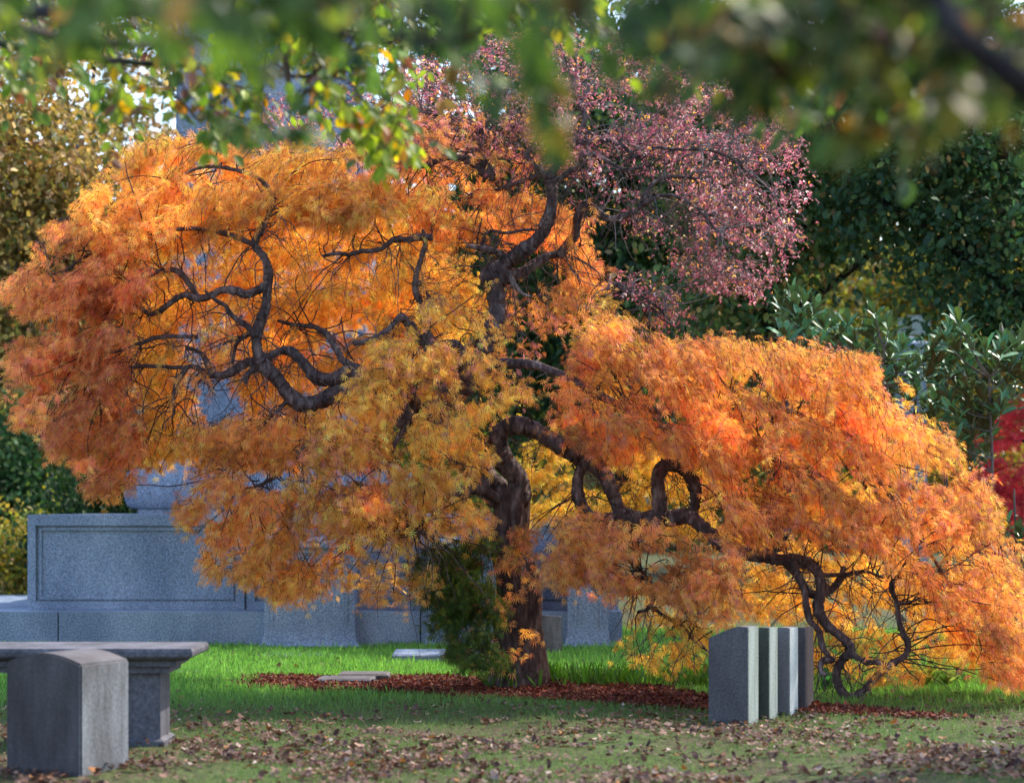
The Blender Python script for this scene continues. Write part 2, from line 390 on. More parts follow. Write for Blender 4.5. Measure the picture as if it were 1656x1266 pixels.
# ledger slabs and flat markers lying in the grass
def slab(name, X0, X1, Y, h, dep, label, mat=M_GRAN, cat='grave marker', zr=0):
    d = EYE * F / (Y - 820); p = P((X0 + X1) / 2, Y, d); hw_ = (X1 - X0) / 2 / F * d
    o = loft(name, [(hw_, dep / 2, -.03), (hw_, dep / 2, h * .8), (hw_ - .02, dep / 2 - .02, h)], mat, None, 0, dep / 2, .004)
    o.location = (p[0], d, 0); o.rotation_euler = (0, 0, zr); return tag(o, label, cat)
slab('ledger_slab', 634, 800, 1071, .085, .9, 'low flat grey slab in the grass left of the trunk beside the green foliage', zr=.02)
slab('flat_marker', 508, 600, 1109, .06, .5, 'low tan stone marker at the left end of the red leaf bed', M_LIME, zr=-.05)
slab('flat_marker', 545, 628, 1103, .075, .4, 'thin dark bronze marker just behind the tan marker in the leaf bed', M_SLATE)
slab('flat_marker', 420, 538, 1066, .04, .5, 'flat pale marker sunk in bright grass before the granite buttress')
slab('flat_marker', 276, 346, 1092, .035, .35, 'small flat marker in sunlit grass right of the stone bench')
slab('marble_ledger', -60, 36, 1015, .2, .9, 'white marble ledger behind the left end of the granite plinth', M_PALE, 'grave slab')
# grey upright stone seen right of the trunk
d = EYE * F / (1058 - 820); 
o = prism('headstone', [(px(866, d), -.03), (px(909, d), -.03), (px(909, d), EYE - (997 - 820) / F * d), (px(866, d), EYE - (994 - 820) / F * d)], d, d + .14, M_MARB)
tag(o, 'small pale fluted headstone standing before the monument just right of the trunk', 'headstone')

# ------------------------------------------------------------------ foreground graves, left
d = 13.25
hs = empty('arched_headstone', tuple(P(70, 1250, d) * np.array([1, 1, 0])), 'blurred marble headstone with stained arched face in front of the stone bench', 'headstone', rz=0)
# plan: face turned slightly left, right side visible
wd, th, hh = .54, .49, .70
out = [(-wd / 2, -.05), (wd / 2, -.05), (wd / 2, hh - .035)]
for t in np.linspace(0, 1, 9)[1:-1]:
    out.append((wd / 2 - wd * t, hh - .035 + .06 * math.sin(math.pi * t)))
out.append((-wd / 2, hh - .035))
b = prism('stone_body', out, 0, th, stonemat('stained_face', (.085, .075, .08), .15, (.4, .36, .36), .9, 45, 4, .25, .3), hs, .012, M_MARB)  # stained face; its dark base colour also holds shade against the lighter side
hs.rotation_euler = (0, 0, math.radians(-25))
hs.location = (px(131, 13.25) - .27 * .906, 13.25 + .27 * .42, 0)

bt = empty('table_tomb', (px(60, 15.2), 15.2, 0), 'grey table tomb with thick moulded slab on square pier behind the arched headstone', 'tomb')
hx = .0
def zY(Y, d): return EYE - (Y - 820) / F * d
d = 14.6
zt = zY(1052, d); ztm = zY(1074, d); zb = zY(1094, d)
xr = px(304, d); xl = -4.6; cxx = (xr + xl) / 2 - bt.location.x; h = (xr - xl) / 2
rings = [(h - .17, .27, zb), (h - .17, .27, zb + .04), (h - .12, .31, zb + .045), (h - .12, .31, ztm)]
for t in np.linspace(0, 1, 6): rings.append((h - .1 + .1 * math.sin(t * math.pi / 2), .33 + .07 * math.sin(t * math.pi / 2), ztm + (zt - .02 - ztm) * (t * .6)))
rings += [(h, .40, zt - .022), (h - .012, .388, zt)]
rings = [r for i, r in enumerate(rings) if i == 0 or r[2] > rings[i - 1][2]]
loft('table_slab', rings, M_LIME, bt, cxx, 0, .004)
for X0, X1 in ((184, 250), (-420, -340)):
    a, b_ = px(X0, 14.75) - bt.location.x, px(X1, 14.75) - bt.location.x
    loft('pier', [((b_ - a) / 2 + .03, .24, -.05), ((b_ - a) / 2 + .03, .24, .04), ((b_ - a) / 2, .21, .06), ((b_ - a) / 2, .21, zb - .002)], M_LIME, bt, (a + b_) / 2, 0, .008)

# ------------------------------------------------------------------ row of headstones, right
hsl = ['nearest dark headstone with sloping shoulder and pale greenish edge, leftmost of the row', 'second headstone of the row, olive dark face and pale green edge',
       'third headstone of the row, grey face and whitest edge', 'fourth headstone of the row, narrow dark face in shadow', 'farthest headstone of the row, plain brown edge beside the looping branch']
def hstone(i, X0, X1, X2, Yb, Yt, d, face, edge, clip):
    """front face from X0 to X1, right edge face to X2"""
    th = math.radians(-25); a = (X1 - 828) / F
    wf = (X1 - X0) / F * d / (math.cos(th) - a * math.sin(th)); te = (X2 - X1) / F * d / (math.sin(-th) - a * math.cos(th))
    z = zY(Yt, d)
    e = empty('headstone', (px(X1, d), d, 0), hsl[i], 'headstone', 'row of upright headstones in front of the maple')
    if clip: outl = [(-wf, -.05), (0, -.05), (0, z), (-wf * .25, z + .004), (-wf * .42, z - .008), (-wf, z - .085)]
    else: outl = [(-wf, -.05), (0, -.05), (0, z), (-wf * .3, z + .003), (-wf, z - .07)]
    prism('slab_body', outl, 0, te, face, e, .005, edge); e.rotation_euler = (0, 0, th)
    return e
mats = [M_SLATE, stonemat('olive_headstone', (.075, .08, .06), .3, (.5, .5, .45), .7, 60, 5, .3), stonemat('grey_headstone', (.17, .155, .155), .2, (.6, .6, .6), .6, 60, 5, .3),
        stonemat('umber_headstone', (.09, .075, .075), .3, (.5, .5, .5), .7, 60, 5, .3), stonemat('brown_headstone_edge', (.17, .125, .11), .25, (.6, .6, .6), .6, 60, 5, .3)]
M_WHITE = stonemat('white_headstone_edge', (.45, .49, .48), .15, (.6, .6, .58), .6, 60, 14, .08, .3)  # edge lightened: sunlight from the right put into its colour
hstone(0, 1145, 1210, 1227, 1172, 1014, 16.55, mats[0], M_PALE, True)
hstone(1, 1190, 1244, 1258, 1174, 1015, 16.86, mats[1], M_PALE, False)
hstone(2, 1222, 1277, 1291, 1166, 1015, 17.17, mats[2], M_WHITE, False)
hstone(3, 1250, 1302, 1306, 1160, 1015, 17.5, mats[3], mats[3], False)
hstone(4, 1262, 1304, 1316, 1158, 1015, 17.68, mats[4], mats[4], False)

# ------------------------------------------------------------------ the weeping maple
D0 = 19.9
maple = empty('weeping_maple', (P(836, 1110, D0)[0], D0, 0), 'large old weeping laceleaf maple with twisted dark trunk and drooping orange foliage', 'tree')
# limbs: photo pixels, depth from the trunk plane (start, end), radius in px (start, end)
B = {}
def limb(name, pts, z0, z1, r0, r1): B[name] = (pts, z0, z1, r0, r1)
limb('trunk', [(838, 1125), (836, 1060), (836, 1000), (834, 940), (826, 890), (823, 850), (826, 815), (833, 785)], 0, -.15, 43, 25)
limb('b_s', [(836, 815), (841, 790), (832, 765), (812, 742), (804, 718), (812, 698), (832, 688), (858, 692), (884, 708), (920, 728), (945, 745), (975, 765), (992, 800), (1003, 832)], -.12, -.75, 19, 10)
limb('b_arch', [(1003, 832), (985, 842), (960, 838), (942, 820), (934, 792), (938, 762), (955, 748), (978, 755)], -.75, -.5, 11, 8)
limb('b_r', [(1003, 832), (1035, 842), (1060, 834), (1085, 838), (1112, 834), (1140, 856), (1174, 884), (1215, 897), (1259, 904), (1290, 906), (1318, 918), (1328, 948), (1323, 982), (1336, 1009), (1361, 1030), (1376, 1050), (1360, 1070), (1353, 1098), (1368, 1124), (1390, 1122), (1410, 1100), (1432, 1080), (1463, 1060), (1468, 1040), (1455, 1008), (1450, 972), (1441, 951), (1446, 935)], -.75, -1.1, 13, 3.5)
limb('b_r1', [(1060, 850), (1068, 820), (1064, 785), (1066, 765), (1078, 752), (1100, 757), (1120, 775), (1125, 800), (1122, 825), (1105, 842)], -.8, -.7, 12, 8)
limb('b_r2', [(1274, 908), (1290, 930), (1302, 952), (1318, 962), (1338, 958), (1352, 945), (1362, 930), (1364, 915)], -.85, -.6, 8, 5)
limb('b_r3', [(1280, 910), (1290, 930), (1301, 958), (1305, 985), (1311, 1005), (1324, 1020), (1330, 1045), (1340, 1060), (1350, 1070)], -1.0, -1.1, 6.5, 4)
limb('b_r4', [(1346, 1068), (1330, 1068), (1327, 1084), (1336, 1092)], -1.1, -1.2, 5, 4)
limb('b_r5', [(1379, 1057), (1400, 1070), (1420, 1071), (1428, 1080)], -1.05, -1.1, 4.5, 4)
limb('b_r6', [(1456, 976), (1470, 974), (1487, 967)], -1.1, -1.2, 3, 1.5)
limb('b_r7', [(1330, 930), (1370, 928), (1400, 924), (1430, 935)], -.9, -.7, 4, 2)
limb('b_c', [(1020, 905), (1032, 925), (1038, 944), (1024, 958), (1048, 952), (1057, 968), (1048, 984), (1030, 990)], -1.0, -1.0, 5, 2.5)
limb('b_c1', [(1052, 980), (1081, 1000), (1105, 1012), (1123, 1037), (1146, 1053)], -1.0, -1.1, 3.5, 1.5)
limb('b_c2', [(1035, 920), (1060, 950), (1082, 975), (1110, 990), (1135, 1000)], -1.0, -1.1, 2.5, 1)
limb('b_up', [(822, 815), (800, 795), (775, 765), (740, 730), (712, 700), (706, 668), (728, 640), (752, 622), (768, 590), (785, 560), (799, 525), (804, 495), (800, 465), (790, 448), (800, 434), (820, 440)], -.1, 0, 24, 13)
limb('b_lf', [(712, 700), (680, 690), (640, 670), (600, 650), (560, 632), (535, 640), (515, 650), (488, 653), (466, 636), (452, 617), (432, 596), (419, 578), (415, 545), (421, 520), (430, 498), (432, 468), (434, 440), (428, 418), (412, 396), (420, 375), (432, 355)], -.3, -.5, 17, 5)
limb('b_l2', [(590, 648), (566, 604), (543, 612), (516, 613), (502, 600), (486, 582), (470, 568), (452, 568), (435, 578), (412, 596), (400, 606), (396, 621)], -.4, -.3, 13, 4)
limb('b_l3', [(436, 576), (404, 586), (388, 592), (370, 604), (340, 607), (330, 604), (318, 594), (304, 594), (292, 610), (280, 637), (282, 671)], -.3, -.3, 8.5, 2.5)
limb('b_l3b', [(340, 605), (334, 585), (323, 570), (299, 561)], -.3, -.2, 6, 3)
limb('b_l4', [(434, 460), (421, 467), (400, 476), (380, 470), (360, 469), (336, 480), (316, 483), (295, 478), (262, 500), (244, 508), (225, 498), (204, 494), (186, 505), (180, 524), (200, 533), (217, 542)], -.45, -.2, 8, 2.5)
limb('b_l5', [(412, 545), (400, 528), (377, 512), (365, 495), (350, 486), (330, 470)], -.5, -.5, 5, 2.5)
limb('b_l6', [(320, 480), (290, 440), (258, 439), (240, 448), (221, 461), (205, 452), (192, 440)], -.3, -.3, 5, 2)
limb('b_l9', [(320, 545), (260, 545), (224, 556), (205, 563), (187, 569), (165, 570), (146, 566)], -.3, -.2, 4, 1.5)
limb('b_l10', [(300, 595), (240, 592), (221, 593), (195, 598), (170, 605), (150, 618)], -.3, -.2, 4, 1.5)
limb('b_l8', [(590, 600), (557, 585), (543, 562), (530, 542), (509, 529), (490, 527), (470, 524), (448, 518)], -.3, .2, 7, 3)
limb('b_l12', [(520, 700), (490, 728), (465, 746), (450, 765), (435, 777), (410, 788), (390, 793), (370, 800)], -.5, -.4, 6, 1.5)
limb('b_l13', [(486, 640), (472, 641), (458, 655), (441, 671), (420, 688), (401, 692), (390, 715), (385, 740), (350, 770)], -.4, -.2, 4, 1.2)
limb('b_l14', [(407, 540), (396, 545), (383, 555), (378, 575), (376, 590)], -.4, -.3, 3.5, 2.5)
limb('b_m1', [(700, 560), (688, 530), (681, 495), (672, 468), (674, 440), (682, 415), (688, 392), (683, 370)], -.2, -.5, 7, 3)
limb('b_m1b', [(674, 455), (685, 468), (696, 480)], -.35, -.4, 4, 2)
limb('b_m2', [(700, 552), (676, 549), (655, 518), (645, 515), (625, 535), (600, 550), (570, 556)], -.4, -.9, 8, 4)
limb('b_m3', [(745, 625), (752, 600), (748, 580), (738, 562), (727, 557), (700, 556), (680, 548), (664, 520)], -.2, -.6, 13, 6)
limb('b_m4', [(690, 560), (700, 580), (712, 600), (722, 618)], -.7, -.8, 7, 4)
limb('b_m5', [(700, 690), (670, 650), (640, 612), (620, 606), (600, 608), (574, 620)], -.5, -1.2, 11, 6)
limb('b_m5b', [(640, 612), (645, 634), (659, 665), (655, 690), (640, 715), (636, 728), (645, 748)], -1.1, -1.3, 7, 3)
limb('b_m6', [(745, 620), (770, 600), (801, 591), (820, 587), (840, 588), (860, 590), (880, 595), (920, 612), (970, 640), (1020, 660), (1090, 665), (1160, 680), (1230, 720), (1290, 780)], -.1, -.8, 10, 5)
limb('b_m7', [(824, 830), (806, 806), (772, 792), (740, 800), (700, 805), (665, 815), (654, 828), (640, 836), (625, 836), (611, 828), (600, 815)], -.1, -1.3, 9, 2.5)
limb('b_m8', [(655, 828), (659, 850), (663, 864), (675, 861), (688, 861), (696, 866)], -1.2, -1.3, 4, 2)
limb('b_k1', [(804, 460), (815, 432), (832, 416), (852, 402), (870, 386), (882, 366), (890, 345), (893, 318), (890, 292), (886, 282)], 0, -.3, 14, 8.5)
limb('b_k2', [(800, 455), (820, 446), (845, 440), (866, 426), (885, 415), (902, 410), (930, 395)], 0, .3, 12, 5)
limb('b_k3', [(822, 425), (815, 414), (795, 405), (775, 401), (758, 398)], 0, -.2, 7, 4)
limb('b_k4', [(820, 440), (832, 460), (845, 475), (860, 480)], -.1, -.2, 6, 1.5)
limb('b_u1', [(888, 290), (897, 272), (908, 258), (917, 242), (930, 225), (944, 200), (946, 185), (940, 175), (930, 165), (925, 140), (932, 110), (925, 80)], -.3, -.1, 7.5, 2)
limb('b_u1b', [(890, 293), (905, 290), (920, 278), (934, 268), (940, 255), (953, 250), (968, 253), (981, 260), (1010, 275), (1040, 270)], -.3, -.6, 5, 2.5)
limb('b_u2', [(886, 284), (872, 275), (858, 262), (852, 250), (865, 235), (870, 220), (869, 204), (872, 185), (862, 160), (868, 130)], -.3, -.2, 6, 2)
limb('b_u4', [(930, 232), (947, 231), (970, 228), (988, 228), (1005, 234), (1018, 245), (1030, 254), (1060, 240), (1100, 242), (1150, 244), (1190, 262), (1220, 290)], -.2, -.6, 5, 1.8)
limb('b_u5', [(800, 290), (785, 262), (774, 244), (776, 220), (777, 204), (784, 192), (795, 182), (808, 174), (816, 165), (817, 150), (812, 120)], .1, -.1, 7, 2.5)
limb('b_u5b', [(775, 210), (765, 202), (745, 201), (725, 198), (700, 185), (670, 180)], 0, -.2, 4, 1.5)
limb('b_u5c', [(788, 193), (805, 198), (822, 205), (835, 202), (848, 196), (870, 185)], 0, .2, 4, 1.5)
limb('b_u6', [(790, 285), (760, 262), (745, 256), (725, 254), (706, 261), (690, 268), (672, 268), (642, 263), (600, 262), (560, 250)], .1, -.3, 7, 2.5)
limb('b_u7', [(870, 286), (845, 293), (815, 304), (795, 312), (783, 322), (770, 324), (760, 312)], .2, .1, 4, 2)
limb('b_u8', [(700, 384), (676, 384), (660, 388), (645, 387), (635, 388), (618, 402), (600, 406), (584, 406), (565, 412), (545, 410), (520, 415)], -.4, -.7, 6, 2.5)
limb('b_u9', [(778, 400), (784, 382), (794, 374), (810, 376), (822, 377), (850, 372), (873, 372)], .1, -.1, 3.5, 2)
limb('b_rr', [(905, 412), (930, 380), (934, 352), (944, 332), (954, 333), (964, 340), (976, 350), (988, 354), (1003, 352), (1019, 346), (1032, 338), (1043, 329), (1057, 322), (1072, 316), (1100, 320), (1130, 340), (1160, 375), (1180, 410)], .2, -.6, 8, 2)
limb('b_rr2', [(1042, 330), (1046, 316), (1053, 300), (1064, 292), (1090, 285), (1130, 290)], -.3, -.3, 6, 2)
limb('b_rr3', [(980, 468), (1000, 458), (1005, 468), (1030, 475), (1060, 495), (1085, 520)], -.3, -.4, 3.5, 1.5)
limb('b_rt', [(1160, 680), (1200, 660), (1260, 660), (1330, 690), (1400, 750), (1460, 830), (1520, 920), (1570, 1010)], -.5, -.6, 6, 2)
limb('b_lt', [(432, 355), (440, 320), (420, 290), (380, 275), (330, 270), (280, 290)], -.5, -.3, 5, 2)
limb('b_lt2', [(412, 396), (370, 380), (320, 370), (260, 375), (200, 390), (130, 420), (90, 460)], -.5, -.3, 5, 2)
LAB = {'b_s': 'thick limb bending over like a hook above the trunk', 'b_r': 'long low limb looping down near the ground behind the headstones', 'b_lf': 'pale thick limb making a wide U in the left of the crown',
       'b_k1': 'upright grey limb forking below the pink top', 'b_rr': 'grey limb kinked upward at the right of the pink top'}
attach = []            # points where foliage twigs spring from
for nm, (pts, z0, z1, r0, r1) in B.items():
    m = len(pts)
    q = np.array([P(X, Y, D0 + z0 + (z1 - z0) * i / (m - 1)) for i, (X, Y) in enumerate(pts)])
    sp = spline(q, n=9); k = len(sp)
    mpx = D0 / F
    t = np.linspace(0, 1, k); r = (r0 + (r1 - r0) * t ** .85) * mpx
    mb = MB()
    if nm == 'trunk':
        flare = 1 + .28 * np.exp(-np.clip(sp[:, 2], 0, 9) / .16); sides = 64
        tt = np.linspace(0, k - 1, 200); sp = np.stack([np.interp(tt, np.arange(k), sp[:, i]) for i in range(3)], 1)
        rr = np.interp(tt, np.arange(k), r * flare)
        sp[:, 0] += .012 * np.sin(sp[:, 2] * 9)
        ang = np.linspace(0, 2 * math.pi, sides, endpoint=False)
        A = ang[None, :] + .5 * np.sin(sp[:, 2:3] * 2.1)
        R = rr[:, None] * (1 + .07 * np.sin(3 * A + 1) + .05 * np.sin(5 * A + sp[:, 2:3] * 2) + .035 * np.abs(np.sin(13 * A + 3 * np.sin(sp[:, 2:3] * 4))) + .02 * np.sin(27 * A + sp[:, 2:3] * 11) + rng.normal(0, .008, A.shape))
        mb.tube(sp, R, sides, 0)
    else:
        sides = 20 if r0 > 10 else 10 if r0 > 4 else 7
        nb = 1 + .09 * np.sin(t * len(pts) * 2.1 + r0) + .025 * rng.normal(0, 1, k) + .16 * (rng.uniform(0, 1, k) > .965)
        sp = sp + (rng.normal(0, .06, (k, 3)) * r[:, None]) * (t > 0)[:, None]
        ang = np.linspace(0, 2 * math.pi, sides, endpoint=False)
        R = (r * nb)[:, None] * (1 + .06 * np.sin(4 * ang[None, :] + t[:, None] * 9) + rng.normal(0, .025, (k, sides)))
        R[-1] *= .15
        mb.tube(sp, R, sides, 0)
    if nm not in ('trunk',):
        lo = 0 if r0 < 9 else k // 3
        for i in range(lo, k, 3): attach.append(sp[i])
        # fine side twigs that droop
        ntw = int(k / 6) + 2
        for _ in range(ntw):
            i = rng.integers(lo, k); L = rng.uniform(.15, .55); dr = unit(np.array([rng.normal(0, 1), rng.normal(0, .7), rng.normal(-.1, .6)]))
            if nm in ('b_s', 'b_arch') : L *= .4
            s_ = np.linspace(0, 1, 14)[:, None]; wob = np.cumsum(np.cumsum(rng.normal(0, .0065, (14, 3)), 0), 0)
            tw = sp[i] + dr * L * s_ * (1 - .35 * s_) + np.array([0, 0, -1]) * L * rng.uniform(.3, 1.1) * s_ ** 2 + wob + .006 * np.sin(s_ * 17 + i)
            mb.tube(tw, np.linspace(min(.0065, r[i] * .5), .0014, 14), 4, 0)
            for _ in range(3):
                j = rng.integers(3, 12); d2 = unit(dr * .6 + rng.normal(0, .8, 3)); s2 = np.linspace(0, 1, 8)[:, None]
                mb.tube(tw[j] + d2 * L * .45 * s2 + np.array([0, 0, -1]) * L * .3 * s2 ** 2 + np.cumsum(np.cumsum(rng.normal(0, .006, (8, 3)), 0), 0), np.linspace(.0032, .001, 8), 3, 0)
    o = mb.build('trunk' if nm == 'trunk' else 'branch', [M_BARK], maple)
    if nm in LAB: o['label'] = LAB[nm]
attach = np.array(attach)

GOLD = (.93, .54, .12); AMBER = (.92, .46, .125); ORANGE = (.90, .37, .14); RUST = (.55, .21, .11); REDO = (.80, .28, .17); RED = (.66, .17, .15)
YEL = (.95, .63, .15); PINK = (.42, .12, .17); ROSE = (.54, .24, .26); SEED = (.82, .64, .58); MAUVE = (.30, .10, .12); OLIVE = (.30, .30, .04); DGREEN = (.045, .10, .025); GREEN = (.11, .17, .03)
def gapfield(p, seed=0):
    # ragged clumps and see-through gaps, stretched sideways like real leaf layers
    x, y, z = p[:, 0] * 5.0, p[:, 1] * 5.0, p[:, 2] * 9.5
    v = np.sin(x + 1.3 * np.sin(z * .7 + seed)) + np.sin(z + .9 * np.sin(x * .8 + y + seed * 2)) + .8 * np.sin(y * 1.1 + x * .6 + seed) + .7 * np.sin(2.1 * x - 1.7 * z + y) + .6 * np.sin(2.7 * z + 1.9 * x - y)
    return .5 + v / 6
def region(fo, poly, dz0, dz1, gap, cols, wts, flow=(0, 0), nst=26, leafS=(.042, .085), tmpl=T_LACE, a_rng=(.24, .48), hang=1.0, keep=1.0, holes=(), spacing=.022, fuzz=11, twig=.003, jit=.22, pull=True, cut=.375):
    seed = rng.uniform(0, 20)
    poly = [tuple(p) for p in poly]; gap *= 1.14
    xs = [p[0] for p in poly]; ys = [p[1] for p in poly]; cand = []
    tries = 0
    while tries < 6000:
        tries += 1
        X = rng.uniform(min(xs), max(xs)); Y = rng.uniform(min(ys) - 5, max(ys)) 
        if not inpoly(np.array([X]), np.array([Y + 12]), poly)[0]: continue
        dz = rng.uniform(dz0, dz1)
        if all((X - a) ** 2 + (Y - b) ** 2 + ((dz - c) * 110) ** 2 > gap * gap for a, b, c in cand): cand.append((X, Y, dz))
    for X, Y, dz in cand:
        c = P(X, Y, D0 + dz); a = rng.uniform(*a_rng); bb = a * rng.uniform(.25, .5); slope = rng.uniform(.1, .55); fd = np.array(flow, float); fd = fd / (np.linalg.norm(fd) + 1e-6)
        tone = math.exp(rng.normal(0, .17)); wj = np.array(wts, float) * np.exp(rng.normal(0, .38, len(wts)))
        if pull:
            dd = np.linalg.norm(attach - c, axis=1); j = dd.argmin(); s_ = np.linspace(0, 1, 10)[:, None]
            j = rng.choice(np.argsort(dd)[:14])
            if dd[j] < 1.0:
                ctrl = (attach[j] + c) / 2 + np.array([0, 0, .18 * dd[j]]) + rng.normal(0, .05, 3)
                tw = attach[j] * (1 - s_) ** 2 + ctrl * 2 * s_ * (1 - s_) + c * s_ ** 2 + np.cumsum(np.cumsum(rng.normal(0, .011, (10, 3)), 0), 0) * (1 - s_) * 1.5
                fo.tube(tw, np.linspace(.007, .0035, 10), 5, 1)
        fl = np.array([flow[0], flow[1]])
        for k in range(int(nst * 1.6)):
            th = rng.uniform(0, 2 * math.pi); h = np.array([math.cos(th), math.sin(th)]) + fl * rng.uniform(.6, 2.2); hn = np.linalg.norm(h); h = h / (hn + 1e-6)
            p0 = rng.uniform(.05, 1.25); L = rng.uniform(.16, .5) * hang; m = max(4, int(L / spacing)); sl = rng.uniform(.15, .9)
            ph = p0 + np.linspace(0, L / a, m)
            rr = rng.uniform(.7, 1.08)
            vert = np.where(ph < 1.57, np.cos(np.clip(ph, 0, 1.57)) * bb, -(ph - 1.57) * a * .85)
            hor = np.where(ph < 1.57, np.sin(np.clip(ph, 0, 1.57)) * a, a + (ph - 1.57) * a * sl)
            pts = np.stack([c[0] + h[0] * hor * rr, c[1] + h[1] * hor * rr, c[2] + vert * rr - slope * (h @ fd) * hor * rr], 1) + np.cumsum(rng.normal(0, .010, (m, 3)), 0) + rng.normal(0, .03, 3)
            t = unit(np.gradient(pts, axis=0)); out = unit(np.stack([np.full(m, h[0]), np.full(m, h[1]), np.cos(np.clip(ph, 0, 1.57)) + .25], 1))
            sx, sy = proj(pts); wx = sx + 11 * np.sin(sy / 17 + seed) + 8 * np.sin(sx / 29 + sy / 41 + 2 * seed); wy = sy + 11 * np.sin(sx / 19 + 3 * seed) + 8 * np.sin(sx / 37 - sy / 31 + seed)
            sx, sy = wx, wy; ok = inpoly(sx + rng.normal(0, fuzz, m), sy + rng.normal(0, fuzz, m), poly) & (pts[:, 2] > .12)
            for H in holes: ok &= ~inpoly(sx + rng.normal(0, 5, m), sy + rng.normal(0, 5, m), H)
            ok &= gapfield(pts, seed) + rng.normal(0, .07, m) > cut
            if keep < 1: ok &= rng.uniform(0, 1, m) < keep
            if ok.sum() < 2: continue
            if twig:
                last = np.nonzero(ok)[0]; seg = pts[max(0, last[0] - 6):last[-1] + 1:3]
                if len(seg) > 2 and rng.uniform() < .85: fo.tube(seg, np.linspace(twig, twig * .4, len(seg)), 3, 1)
            n = int(ok.sum()); side = unit(np.cross(t[ok], out[ok])) * np.where(np.arange(n) % 2, 1, -1)[:, None]
            U = t[ok] * 1.0 + side * rng.uniform(.1, .8, (n, 1)) + np.array([flow[0] * .35, 0, -.12]) + rng.normal(0, .38, (n, 3))
            N = out[ok] + rng.normal(0, .45, (n, 3))
            fo.leaves(tmpl, pts[ok], U, N, rng.uniform(*leafS, n), palette(n, cols, wj, jit) * tone, 0)

def foliage(label, regs, twm=None):
    fo = MB()
    for r in regs: region(fo, **r)
    return tag(fo.build('foliage', [M_LACE, twm or M_TWIG], maple), label)

ARCH1 = [(925, 760), (950, 748), (990, 772), (1018, 840), (925, 838)]
ARCH2 = [(1055, 752), (1100, 745), (1135, 775), (1135, 850), (1050, 845)]
TRK = [(782, 705), (795, 668), (830, 655), (880, 665), (908, 695), (890, 725), (850, 715), (868, 800), (860, 870), (797, 870), (804, 815), (783, 795), (800, 768), (797, 740)]
BOT = [(1165, 875), (1290, 895), (1380, 905), (1450, 930), (1480, 960), (1478, 1070), (1420, 1090), (1390, 1140), (1340, 1130), (1315, 1000), (1280, 930)]
foliage('amber and red-orange foliage at the drooping left edge', [
    dict(poly=[(28, 430), (60, 405), (110, 380), (150, 335), (215, 400), (255, 470), (225, 560), (225, 640), (245, 700), (235, 760), (205, 822), (150, 785), (85, 765), (60, 700), (16, 645), (35, 580), (20, 500)],
         dz0=-.7, dz1=.7, gap=50, cols=[ORANGE, REDO, AMBER, RUST, RED], wts=[4, 2.6, 3.2, .8, .3], flow=(-.7, -.2), nst=34),
    dict(poly=[(90, 740), (240, 690), (330, 700), (310, 760), (230, 800), (205, 825), (150, 785)], dz0=-.3, dz1=.5, gap=60, cols=[ORANGE, AMBER, GOLD], wts=[2, 3, 1], flow=(-.5, 0), nst=12, keep=.5, holes=[[(212, 742), (330, 742), (330, 835), (200, 835)]])])
foliage('golden orange foliage at the upper left of the crown', [
    dict(poly=[(120, 400), (150, 320), (195, 245), (250, 238), (310, 225), (400, 235), (480, 240), (600, 255), (660, 330), (600, 380), (440, 375), (300, 400), (210, 440)],
         dz0=-.6, dz1=.9, gap=52, cols=[AMBER, ORANGE, GOLD, RUST, YEL], wts=[4, 3, 3, 1, .7], flow=(-.5, -.1), nst=32, cut=.32),
    dict(poly=[(560, 270), (700, 255), (800, 300), (870, 320), (900, 330), (950, 350), (985, 470), (950, 530), (910, 480), (870, 400), (840, 430), (790, 400), (720, 400), (640, 380)],
         dz0=.25, dz1=1.5, gap=56, cols=[AMBER, ORANGE, REDO, RUST, GOLD], wts=[3, 3.5, 1.5, 1, 1], flow=(.2, -.2), nst=28),
    dict(poly=[(560, 300), (700, 300), (770, 350), (770, 395), (700, 375), (620, 380), (560, 370)], dz0=-.7, dz1=-.2, gap=70, cols=[GOLD, YEL, AMBER], wts=[3, 2, 2], flow=(0, -.3), nst=22, keep=.8)])
foliage('glowing yellow foliage deep inside the left of the crown', [
    dict(poly=[(170, 400), (430, 360), (640, 370), (740, 400), (790, 440), (790, 520), (740, 590), (600, 640), (520, 700), (480, 760), (330, 770), (240, 760), (200, 660), (180, 520)],
         dz0=.5, dz1=2.0, gap=60, cols=[GOLD, YEL, AMBER, ORANGE], wts=[4, 2.5, 3.5, 1.2], flow=(-.3, 0), nst=26, keep=.85,
         holes=[[(300, 545), (345, 560), (400, 640), (420, 690), (330, 690), (300, 620)], [(190, 620), (240, 640), (230, 700), (190, 690)]]),
    dict(poly=[(440, 400), (620, 400), (790, 430), (800, 500), (700, 520), (600, 580), (470, 500)], dz0=-.25, dz1=.3, gap=70, cols=[GOLD, YEL, AMBER], wts=[3, 2, 3], nst=16, keep=.7,
         holes=[[(660, 380), (700, 380), (705, 500), (665, 500)]]),
    dict(poly=[(200, 400), (400, 390), (400, 450), (260, 470), (240, 600), (330, 540), (400, 500), (400, 520), (340, 680), (230, 640)], dz0=-.6, dz1=.1, gap=80, cols=[AMBER, ORANGE, GOLD], wts=[3, 3, 2], nst=14, keep=.6, flow=(-.4, 0)),
    dict(poly=[(160, 420), (300, 380), (420, 380), (560, 400), (700, 420), (740, 520), (600, 560), (520, 640), (440, 720), (300, 740), (200, 680), (170, 560)], dz0=-.25, dz1=.5, gap=78, cols=[GOLD, AMBER, YEL, ORANGE], wts=[4, 3, 2, 1], nst=13, keep=.6, flow=(-.4, 0),
         holes=[[(405, 400), (445, 400), (445, 560), (500, 640), (470, 650), (405, 590)], [(300, 545), (345, 560), (400, 640), (420, 690), (330, 690), (300, 620)]])])
